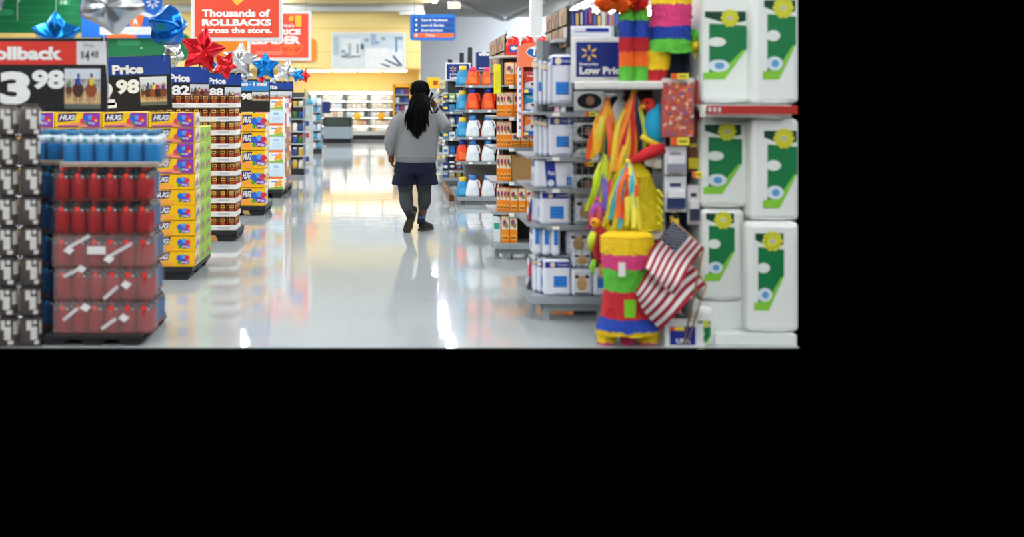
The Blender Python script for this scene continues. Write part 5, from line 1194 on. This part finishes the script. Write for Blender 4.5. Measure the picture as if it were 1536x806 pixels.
# big piñata at the bottom
Yb = 7.96; o = thing('pinata', 'big striped pinata figure standing at the bottom below the ribbons', 'pinata', (wx(940, Yb), Yb, 0))
def rel(rings, o): return [(a-o.location.x, b-o.location.y, c_-o.location.z, d, e) for a, b, c_, d, e in rings]
B_ = [R4(912, 972, 348, Yb, .1), R4(903, 978, 354, Yb, .13), R4(903, 978, 378, Yb, .135), R4(906, 974, 400, Yb, .13), R4(908, 968, 432, Yb, .125), R4(903, 980, 472, Yb, .15), R4(896, 987, 492, Yb, .16), R4(896, 986, 499, Yb, .155)]
for q, n_ in zip(frill_body(rel(B_, o), ['e8c21a', 'e8c21a', 'd8407a', '5ab83a', 'b8202a', '1f3f9e', 'e8c21a']), 'abcdefg'): q.build('paper_band', o)
for a, b, cl in ((897, 922, 'e8c21a'), (932, 951, 'd8407a'), (957, 986, 'e8c21a')):
    lg = rel([R4(a, b, 495, Yb, .06), R4(a+1, b-1, 511, Yb, .055), R4(a+2, b-2, 515.0, Yb, .05)], o); lg[-1] = (lg[-1][0], lg[-1][1], .003, lg[-1][3], lg[-1][4])
    q1, q2 = frill_body(lg, [cl, 'd8407a'], 12)
    q1.build('leg', o); q2.build('foot_band', o)
MB().flat([(wx(930, Yb)-o.location.x, wz(470, Yb)), (wx(945, Yb)-o.location.x, wz(470, Yb)), (wx(947, Yb)-o.location.x, wz(444, Yb)), (wx(929, Yb)-o.location.x, wz(444, Yb))], -.166, M('7ac82a', .7)).build('green_patch', o)
MB().box(wx(921, Yb)-o.location.x, wx(931, Yb)-o.location.x, -.16, -.155, wz(410, Yb), wz(389, Yb), M('eceae6', .5)).build('paper_tag', o)
# two piñatas on the white shelf
zs_ = wz(122, Yq)
o = thing('pinata', 'orange fluffy pinata with two striped legs on the white shelf', 'pinata', (wx(950, 8.2), 8.2, zs_))
for a, b in ((930.5, 949), (950.5, 971)):
    lg = rel([R4(a, b, 12, 8.2, .045), R4(a, b, 30, 8.2, .045), R4(a-.5, b, 55, 8.2, .045), R4(a, b, 76, 8.2, .045), R4(a, b, 98, 8.2, .045), R4(a, b, 121.8, 8.2, .04)], o)
    for q in frill_body(lg, ['5ab83a', '1f3f9e', 'b8202a', 'f06a1e', '5ab83a'], 14): q.build('leg_band', o)
def pompom(c, r, hexc, n=150, seed=1):
    q = MB(); rnd = random.Random(seed); m = M(hexc, .75, var=.25, scale=60); q.ball(c, r*.75, m, 10, 7)
    for i in range(n):
        d = Vector((rnd.gauss(0, 1), rnd.gauss(0, 1), rnd.gauss(0, 1))).normalized(); s = d.orthogonal().normalized()*r*.17; c_ = Vector(c)
        q.quad([c_+d*r*.6-s, c_+d*r*.6+s, c_+d*r*1.02+s*1.3, c_+d*r*1.02-s*1.3], m)
    return q
for i, (a, b, r, cl) in enumerate(((908, 2, 16, 'f06a1e'), (934, 4, 17, 'f06a1e'), (957, 2, 16, 'd02a1e'), (925, -14, 20, 'f06a1e'))):
    p = at(a, b, 8.16)-o.location; pompom(p, r*8.16/F, cl, 150, i).build('pompom', o)
o = thing('pinata', 'wide pink and blue animal pinata on the white shelf, right of the two legs', 'pinata', (wx(1000, 8.22), 8.22, zs_))
Yv = 8.22
for q in frill_body(rel([R4(986, 1036, -16, Yv, .08), R4(978, 1036, 6, Yv, .1), R4(977, 1034, 38, Yv, .1), R4(978, 1034, 58, Yv, .1), R4(972, 1036, 78, Yv, .1)], o), ['e8c21a', 'd8407a', '1f3f9e', '5ab83a']): q.build('paper_band', o)
for q in frill_body(rel([R4(968, 1004, 76, Yv, .07), R4(967, 1001, 103, Yv, .065), R4(966, 995, 121.8, Yv, .06)], o), ['e8c21a', 'b8202a'], 16): q.build('leg_band', o)
p = at(1040, 55, Yv)-o.location; pompom(p, .05, '5ab83a', 90, 9).build('tail_tuft', o); p = at(1044, 68, Yv-.01)-o.location; pompom(p, .045, 'e8d83a', 90, 10).build('tail_tuft', o)
q = MB(); q.add([at(1036, 75, Yv)-o.location, at(1046, 72, Yv)-o.location, at(1043, 90, Yv)-o.location], [(0, 1, 2)], M('e8d83a', .7)); q.build('tail_tip', o)
MB().ball(at(1036, 26, Yv-.02)-o.location, .012, BLACK, 8, 6).build('eye', o)
# ribbon bundles
def ribbons(label, apex, ends, Y, cols, n, w=.02, seed=1, cap=None):
    rnd = random.Random(seed); A = at(apex[0], apex[1], Y); t = thing('ribbon_bundle', label, 'ribbons', tuple(A)); x0, x1, y = ends
    for i in range(n):
        f = (i+.5)/n; e = at(x0+(x1-x0)*f+rnd.uniform(-2, 2), y+rnd.uniform(-10, 10), Y+rnd.uniform(-.05, .05))-A
        pts = []; L = abs(e.z); sw = rnd.uniform(-.012, .012); ph = rnd.uniform(0, 6); aa = (f-.5)*.05
        for s in range(9):
            g = s/8; c_ = Vector((aa*min(1, g*3)+e.x*g**.75+sw*math.sin(ph+g*7), e.y*g+.012*math.cos(ph+g*6)-.02*math.sin(g*3.1), e.z*g)); pts.append(c_)
        vs = []; fs = []; tw = rnd.uniform(-.8, .8)
        for s, c_ in enumerate(pts):
            ww = w*(.5+.5*min(1, s/3))*(1 if s < 8 else .8); a = tw*s/8; d = Vector((math.cos(a), math.sin(a), 0))*ww; vs += [c_-d, c_+d]
        for s in range(8): fs.append((2*s, 2*s+1, 2*s+3, 2*s+2))
        MB().add(vs, fs, M(cols[i % len(cols)], .45, var=.15, scale=30), True).build('ribbon', t)
    MB().ball((0, 0, .004), .016, M(cols[0], .5), 8, 6).build('knot', t)
    MB().tube([(0, 0, .01), (.0, .06, .03), (0, .25, .03)], .003, STEEL, 5).build('hook', t)
    return t
ribbons('orange and yellow ribbon bundle hanging highest left of the party rack', (911, 150), (886, 920, 232), 8.25, ['f0642a', 'f2b422', 'ee8a2a', 'd8c83a', 'f0a02a', 'e8b02a', 'a8c83a', 'b03a9a', '2a3f7a'], 13, .017, 1)
ribbons('long red, orange and yellow ribbon bundle slanting down from the shelf', (951, 138), (912, 940, 262), 8.2, ['e8d03a', 'f0742a', 'd83030', 'ee8a2a', 'd82f3a', 'f2c83a'], 9, .016, 2)
ribbons('navy and lime ribbon strands hanging down beside the blue bird', (953, 136), (938, 962, 232), 8.24, ['2a3a72', 'b8c83a', '33407a', 'e8b83a', 'd8602a'], 7, .014, 3)
ribbons('lime, pink and orange ribbon bundle hanging at the lower left', (908, 236), (886, 914, 325), 8.22, ['c8d82a', 'e84a6a', 'a8cc2a', '8a6a8a', 'd8e03a', 'ee6a2a', 'e03a8a', '6a5ac0', 'b8d83a'], 12, .015, 4)
ribbons('yellow and cyan ribbon bundle spilling over the yellow pinata', (942, 243), (910, 958, 335), 8.02, ['e8dc3a', 'f0e45a', '4ab8cc', 'e8d83a', 'f06a2a', '3aa8c8', 'e8c82a', 'e04a2a', 'f0e04a'], 14, .016, 5)
ribbons('small pink and purple ribbon ends at the lower left bundle', (896, 300), (884, 902, 338), 8.18, ['e84a9a', '7a5ac8', 'd83a5a', 'a8c83a'], 6, .012, 6)
# yellow fringe piñata
o = thing('pinata', 'yellow fringed pinata behind the yellow and cyan ribbons', 'pinata', (wx(955, 8.2), 8.2, wz(343, 8.2)))
for q in frill_body(rel([R4(938, 958, 243, 8.2, .04), R4(925, 972, 262, 8.2, .09), R4(912, 986, 300, 8.2, .12), R4(906, 991, 342, 8.2, .12)], o), ['d8c41a', 'c8b414', 'd8c41a'], 22, .02): q.build('paper_band', o)
MB().box(-.19, -.02, -.1, .02, -.0+.02, .1, M('5a2a1a', .6), .02).build('brown_patch', o)
q = MB()
for i in range(9): q.tube([at(986+(i % 2)*4, 285+i*6, 8.12)-o.location, at(992+(i % 2)*3, 290+i*6, 8.1)-o.location], [.012, .006], M('e8dc2a', .7), 6)
q.build('fringe', o, kind='stuff')
# blue bird piñata
o = thing('bird_pinata', 'blue bird pinata with red wing and yellow trim on the party rack', 'pinata', (wx(975, 8.22), 8.22, wz(237, 8.2)))
B = lambda a, b, Y=8.22: at(a, b, Y)-o.location
MB().tube([B(992, 158), B(984, 168), B(980, 188), B(984, 208), B(992, 216)], [.03, .055, .075, .06, .03], M('1fa0c8', .7, var=.2, scale=60), 14).build('body', o)
MB().tube([B(962, 204, 8.15), B(974, 212, 8.15), B(992, 220, 8.15)], [.018, .02, .018], M('e8cc2a', .7), 8).build('trim', o)
MB().tube([B(996, 222, 8.14), B(980, 226, 8.14), B(960, 236, 8.12), B(942, 245, 8.1)], [.035, .045, .035, .012], M('c0202a', .7, var=.2, scale=60), 10).build('wing', o)
MB().ball(B(973, 158), .05, M('d83a2a', .7), 12, 8, (1, .8, 1)).build('head', o); MB().tube([B(966, 160, 8.18), B(958, 164, 8.16)], [.016, .004], M('e8a82a', .6), 8).build('beak', o); MB().ball(B(971, 154, 8.18), .009, BLACK, 8, 6).build('eye', o)
t = thing('clear_bag', 'clear crumpled gift bag hanging behind the ribbons', 'bag', tuple(at(930, 190, 8.4))); MB().loft([(0, 0, 0, .05, .03), (0, 0, .06, .065, .04), (.005, 0, .14, .05, .03), (0, 0, .19, .012, .012), (.0, 0, .22, .035, .02)], M('d9dde0', .2, bump=.5, bscale=30), 12).build('pouch', t)
# red parrot at the lower left
o = thing('bird_pinata', 'small red and lime bird pinata hanging beside the big striped one', 'pinata', (wx(897, 8.15), 8.15, wz(400, 8.15)))
B = lambda a, b, Y=8.15: at(a, b, Y)-o.location
MB().tube([B(897, 338), B(900, 350), B(901, 368), B(900, 385), B(896, 394)], [.03, .045, .05, .045, .02], M('a8202a', .7, var=.2, scale=60), 12).build('body', o)
MB().tube([B(890, 348, 8.09), B(887, 362, 8.09), B(886, 378, 8.1)], [.02, .028, .01], M('c8d83a', .7), 10).build('wing', o); MB().tube([B(893, 390), B(888, 402), B(890, 412)], [.02, .02, .006], M('8ac83a', .7), 8).build('tail', o); MB().tube([B(902, 390), B(902, 405), B(900, 418)], [.015, .014, .005], M('e8a82a', .7), 8).build('tail', o)
MB().ball(B(893, 334, 8.12), .034, M('f0a02a', .7), 12, 8).build('head', o); MB().ball(B(890, 333, 8.085), .008, BLACK, 8, 6).build('eye', o); MB().tube([B(897, 338, 8.16), B(899, 325, 8.2)], .004, STEEL, 5).build('hook', o)
# ---- hanging goods right of the post
o = thing('patterned_bag', 'red floral patterned bag hanging on the party rack', 'bag', (wx(1017, 8.1), 8.1, wz(206, 8.1))); w = 24*8.1/F; h = 86*8.1/F
MB().box(-w, w, 0, .05, 0, h, M('b0584a', .5, var=.5, scale=40), .008).build('bag', o)
rnd = random.Random(8); q = MB()
for i in range(95): q.disc(rnd.uniform(-w*.9, w*.9), rnd.uniform(h*.03, h*.97), .012*rnd.uniform(.5, 1.3), .012*rnd.uniform(.5, 1.3), -.0015-.00002*i, M(rnd.choice(['d8502e', 'e8a04a', '7a5a9a', 'e0a0a0', '4a5a8a', 'e86a3a', 'c03040', 'd9c0a8']), .5), 7)
q.build('flower_print', o); MB().rect(-w, w, h*.96, h*1.03, -.004, M('d9d4cc', .4)).build('header_card', o); MB().tube([(0, .02, h), (0, .2, h+.01)], .004, STEEL, 5).build('hook', o)
o = thing('red_bag', 'narrow red bag edge beside the floral bag', 'bag', (wx(1048, 8.2), 8.2, wz(206, 8.2))); MB().box(-.012, .016, 0, .05, 0, .37, M('b83a2a', .5, var=.3), .006).build('bag', o); MB().box(-.01, .014, -.001, .02, .37, .4, M('d9d4cc', .4)).build('header_card', o)
price_tag(1020, 114.5, 8.06, 'orange and yellow price tag above the floral bag', 26, 9)
price_tag(1020, 212, 8.06, 'orange and yellow price tag below the floral bag', 28, 12)
price_tag(1046, 262, 8.06, 'orange and yellow price tag beside the white packs', 14, 10)
for i, (x0, x1, y0, y1, c1, c2, lb) in enumerate(((997, 1030, 220, 262, 'd9dade', '8a8e9a', 'pale blister pack at the top of the white hanging packs'), (997, 1030, 264, 318, 'dfe1e6', '22335a', 'white blister pack with a navy base under the pale one'), (1032, 1050, 278, 336, 'd9d4d6', '2a3444', 'white blister pack with dark panel next to the green labels'), (1004, 1018, 312, 338, '22201e', 'e0d02a', 'black and yellow card hanging above the flags'), (1030, 1052, 205, 258, '5a3a2a', 'c8b82a', 'brown and yellow pack hanging beside the pale blister pack'))):
    Yh_ = 8.12+.02*i; o = thing('blister_pack', lb, 'pack', (wx((x0+x1)/2, Yh_), Yh_, wz(y1, Yh_))); w = (x1-x0)/2*Yh_/F; h = (y1-y0)*Yh_/F
    MB().box(-w, w, .01, .016, 0, h, M(c1, .45)).build('card', o); MB().box(-w*.8, w*.8, -.02, .01, h*.08, h*.62, M(c1, .25, var=.15), .01).build('blister', o)
    MB().rect(-w*.85, w*.85, h*.1, h*.4, -.022, M(c2, .4, var=.2)).rect(-w*.5, w*.5, h*.7, h*.8, .008, M(c2, .4)).build('front_print', o); MB().tube([(0, .015, h-.01), (0, .16, h)], .004, STEEL, 5).build('hook', o)
# ---- flags in a bin
o = thing('flag_bin', 'white bin with navy label holding the flags at the bottom', 'bin', (wx(1022, 7.95), 7.95, 0)); w = .12; hb = wz(482, 7.95)
MB().box(-w, w, -.08, .08, 0, .01, M('d9dcd9', .4)).box(-w, -w+.008, -.08, .08, .01, hb, M('d9dcd9', .4)).box(w-.008, w, -.08, .08, .01, hb, M('d9dcd9', .4)).box(-w+.008, w-.008, -.08, -.072, .01, hb, M('d9dcd9', .4)).box(-w+.008, w-.008, .072, .08, .01, hb, M('d9dcd9', .4)).build('tub', o)
MB().rect(-.09, .07, .01, hb-.02, -.082, M('1f2f86', .45)).rect(-.09, .0, hb-.045, hb-.022, -.083, M('f0d83a', .45)).rect(-.09, -.06, hb-.045, hb-.022, -.084, M('e0502a', .45)).text('USA', -.05, .04, .02, .05, -.084, SIGNW, .04).build('label_print', o)
FW, FR, FN = M('e9e6e2', .65), M('9e1b2c', .65), M('24304f', .65)
def flag(label, corners, Y, wave, seed, stick):
    """corners in the photograph: hoist top, hoist bottom, fly bottom, fly top; a waved cloth of thirteen stripes with a starred canton"""
    a, b, c_, d = [at(x, y, Y+dy) for x, y, dy in corners]; base = at(stick[0], stick[1], Y+.03)
    o = thing('american_flag', label, 'flag', tuple(base), 0, None); NU, NV = 20, 26
    vs = []; fs = []; mi = []
    def S(u, v):
        p = (a*(1-v)+b*v)*(1-u)+(d*(1-v)+c_*v)*u
        return p-base+Vector((wave*.5*math.sin(v*5+seed)*u, -.03*math.sin(u*6+seed+v*2)*(.3+u), wave*math.sin(u*3.3+seed*.5)*(.2+u)*.8))
    q = MB()
    def cell(u0, u1, v0, v1, m, nu=20, off=0.):
        n = max(1, int(nu*(u1-u0)+.5))
        for i in range(n):
            ua, ub = u0+(u1-u0)*i/n, u0+(u1-u0)*(i+1)/n; o_ = Vector((0, -off, 0))
            q.add([S(ua, v0)+o_, S(ub, v0)+o_, S(ub, v1)+o_, S(ua, v1)+o_], [(0, 1, 2, 3)], m, True)
    for s in range(13): cell(0 if s > 6 else .42, 1, s/13, (s+1)/13, FR if s % 2 == 0 else FW)
    for s in range(7): cell(0, .42, s/13, (s+1)/13, FN)
    q.build('cloth', o)
    q = MB()
    for r in range(7):
        for k in range(6 if r % 2 == 0 else 5):
            u = .035+.07*k+(.035 if r % 2 else 0); v = .05+r*.07; p = S(u, v)+Vector((0, -.003, 0)); q.disc(p.x, p.z, .0045, .0045, p.y, FW, 5)
    q.build('stars', o, kind='stuff')
    MB().tube([(0, 0, -.32) if base.z > .4 else (0, .0, -base.z+.02), b-base+Vector((0, .01, 0)), a-base+Vector((0, .01, .01))], .006, M('b08a5a', .6), 6).build('stick', o); MB().ball(a-base+Vector((0, .01, .02)), .011, M('c9a03a', .3, .6), 8, 6).build('finial', o)
    return o
flag('american flag with the starred canton on top, upper flag in the bin', [(1008, 332, -.02), (1056, 372, -.02), (1010, 440, -.03), (962, 396, -.05)], 7.80, .012, 1.0, (1026, 478))
flag('american flag of bunched curving stripes, lower flag in the bin', [(1010, 362, .03), (1060, 428, .03), (988, 490, -.01), (948, 428, -.01)], 7.80, .03, 2.2, (1030, 480))
# ---------------- white packs with green labels --------------------------------------------
Yg = 8.55
t = thing('pack_shelf_unit', 'white shelf unit with red rail holding the green labelled packs', 'shelf unit', (2.2, Yg, 0))
MB().box(-.27, .4, .02, .05, 0, 2.25, M('dfe3de', .5)).build('back_panel', t)
MB().box(-.26, .25, -.52, .02, 1.485, 1.505, M('e6eae6', .4)).box(-.27, .285, -.6, -.52, wz(176, 7.9), wz(157, 7.9), M('e6eae6', .4)).build('shelf', t)
MB().slab([(-.285, -.15), (-.285, -.4), (-.2, -.46), (.28, -.44), (.28, -.15)], 0.07, .24, M('e3e8e3', .4)).build('deck_box', t)
rail = MB().box(-.26, .305, -.66, -.645, wz(171, 7.9), wz(158, 7.9), M('a82a22', .4)).build('red_rail', t)
for sx in (-.255, .24): MB().box(sx, sx+.015, -.645, .02, wz(168, 7.9), wz(161, 7.9), M('c9cbc8', .4)).build('rail_arm', t)
for i in range(3): MB().rect(-.25+.03*i, -.232+.03*i, wz(168, 7.9), wz(161, 7.9), -.662, M('cfd0d4', .4)).build('rail_mark', t)
MB().slab([(-.26, .02), (-.27, -.55), (-.2, -.63), (.3, -.66), (.3, .02)], 0.003, .068, M('dadfda', .4)).build('deck', t)
MB().box(-.24, .29, -.5, -.46, 0, .03, M('8a8e94', .5)).build('base', t)
GD, GLT, YF, DG = M('12713f', .4), M('7fc23a', .4), M('d8d83a', .4), M('0c3d26', .4)
def paper_pack(label, x0, x1, y0, y1, lx0, lx1, ly0, ly1, Y, d=.3):
    px = Y/F; o = thing('paper_pack', label, 'pack', (wx((x0+x1)/2, Y), Y, wz(y1, Y)), 0, 'white packs with green labels'); w = (x1-x0)/2*px; h = (y1-y0)*px
    MB().box(-w, w, 0, d, 0, h, M('e3e8e3', .35, var=.03, bump=.2, bscale=7), .035).build('film_wrap', o)
    X = lambda a: wx(lx0+(lx1-lx0)*a, Y)-o.location.x
    Z = lambda b: wz(ly0+(ly1-ly0)*b, Y)-o.location.z
    q = MB(); f = -.0015
    q.rect(X(.02), X(.98), Z(.16), Z(0), f, DG); q.flat([(X(.12), Z(1)), (X(.45), Z(.94)), (X(1), Z(.56)), (X(1), Z(.18)), (X(.12), Z(.18))], f, GD)
    q.flat([(X(-.02), Z(1.0)), (X(.48), Z(1.0)), (X(.98), Z(.57)), (X(.9), Z(.57)), (X(.42), Z(.88)), (X(-.02), Z(.9))], f-.001, GLT)
    q.flat([(X(-.02), Z(.17)), (X(1), Z(.21)), (X(1), Z(.14)), (X(.6), Z(.19)), (X(-.02), Z(.08))], f-.0015, M('dfe6df', .4))
    q.disc(X(.3), Z(.45), X(.22)-X(0), Z(.38)-Z(.45), f-.001, M('dfe6df', .4), 12); q.rect(X(.0), X(.3), Z(.49), Z(.41), f-.0012, M('dfe6df', .4))
    q.disc(X(.34), Z(.8), X(.26)-X(0), Z(.72)-Z(.81), f-.002, M('d4e0e6', .4), 12); q.disc(X(.36), Z(.8), X(.12)-X(0), Z(.76)-Z(.81), f-.003, M('5a9ac8', .4), 10)
    q.build('label_print', o)
    q = MB(); cx, cz, r = X(.6), Z(.1), (ly1-ly0)*.135*px
    for i in range(10):
        a = 2*math.pi*i/10; q.disc(cx+r*.6*math.cos(a), cz+r*.6*math.sin(a), r*.42, r*.3, -.005, YF, 8, a)
    q.disc(cx, cz, r*.6, r*.6, -.0055, YF, 12); q.disc(cx, cz, r*.35, r*.2, -.0065, M('b8bcb0', .4), 10); q.build('flower_emblem', o, label='yellow flower emblem')
    MB().tube([(-w*.9, .012, h*.03), (0, .006, h*.015), (w*.9, .012, h*.03)], .006, M('d5dad6', .35), 6).build('seam', o)
    return o
paper_pack('white pack with green label on the upper shelf, next to the party rack', 1052, 1128, -14, 155.5, 1056, 1120, 17, 119, 8.12, .4)
paper_pack('white pack with green label in the top right corner', 1129, 1199.5, -16, 156, 1145, 1194, 0, 119, 7.98, .45)
paper_pack('white pack under the red rail next to the party rack', 1051, 1126, 176, 312, 1056, 1113, 187, 291, 8.12, .4)
paper_pack('white pack under the red rail at the right edge', 1127, 1199.5, 178, 332, 1145, 1196, 196, 312, 7.98, .45)
paper_pack('white pack of the lower row beside the american flags', 1052, 1118, 313, 452, 1058, 1102, 320, 422, 8.12, .4)
paper_pack('white pack of the lower row at the right edge', 1120, 1199.5, 333, 500, 1132, 1176, 350, 466, 7.95, .14)
paper_pack('narrow white pack on the floor between the flag bin and the deck', 1046, 1072, 462, 518, 1047, 1066, 482, 524, 7.885, .1)
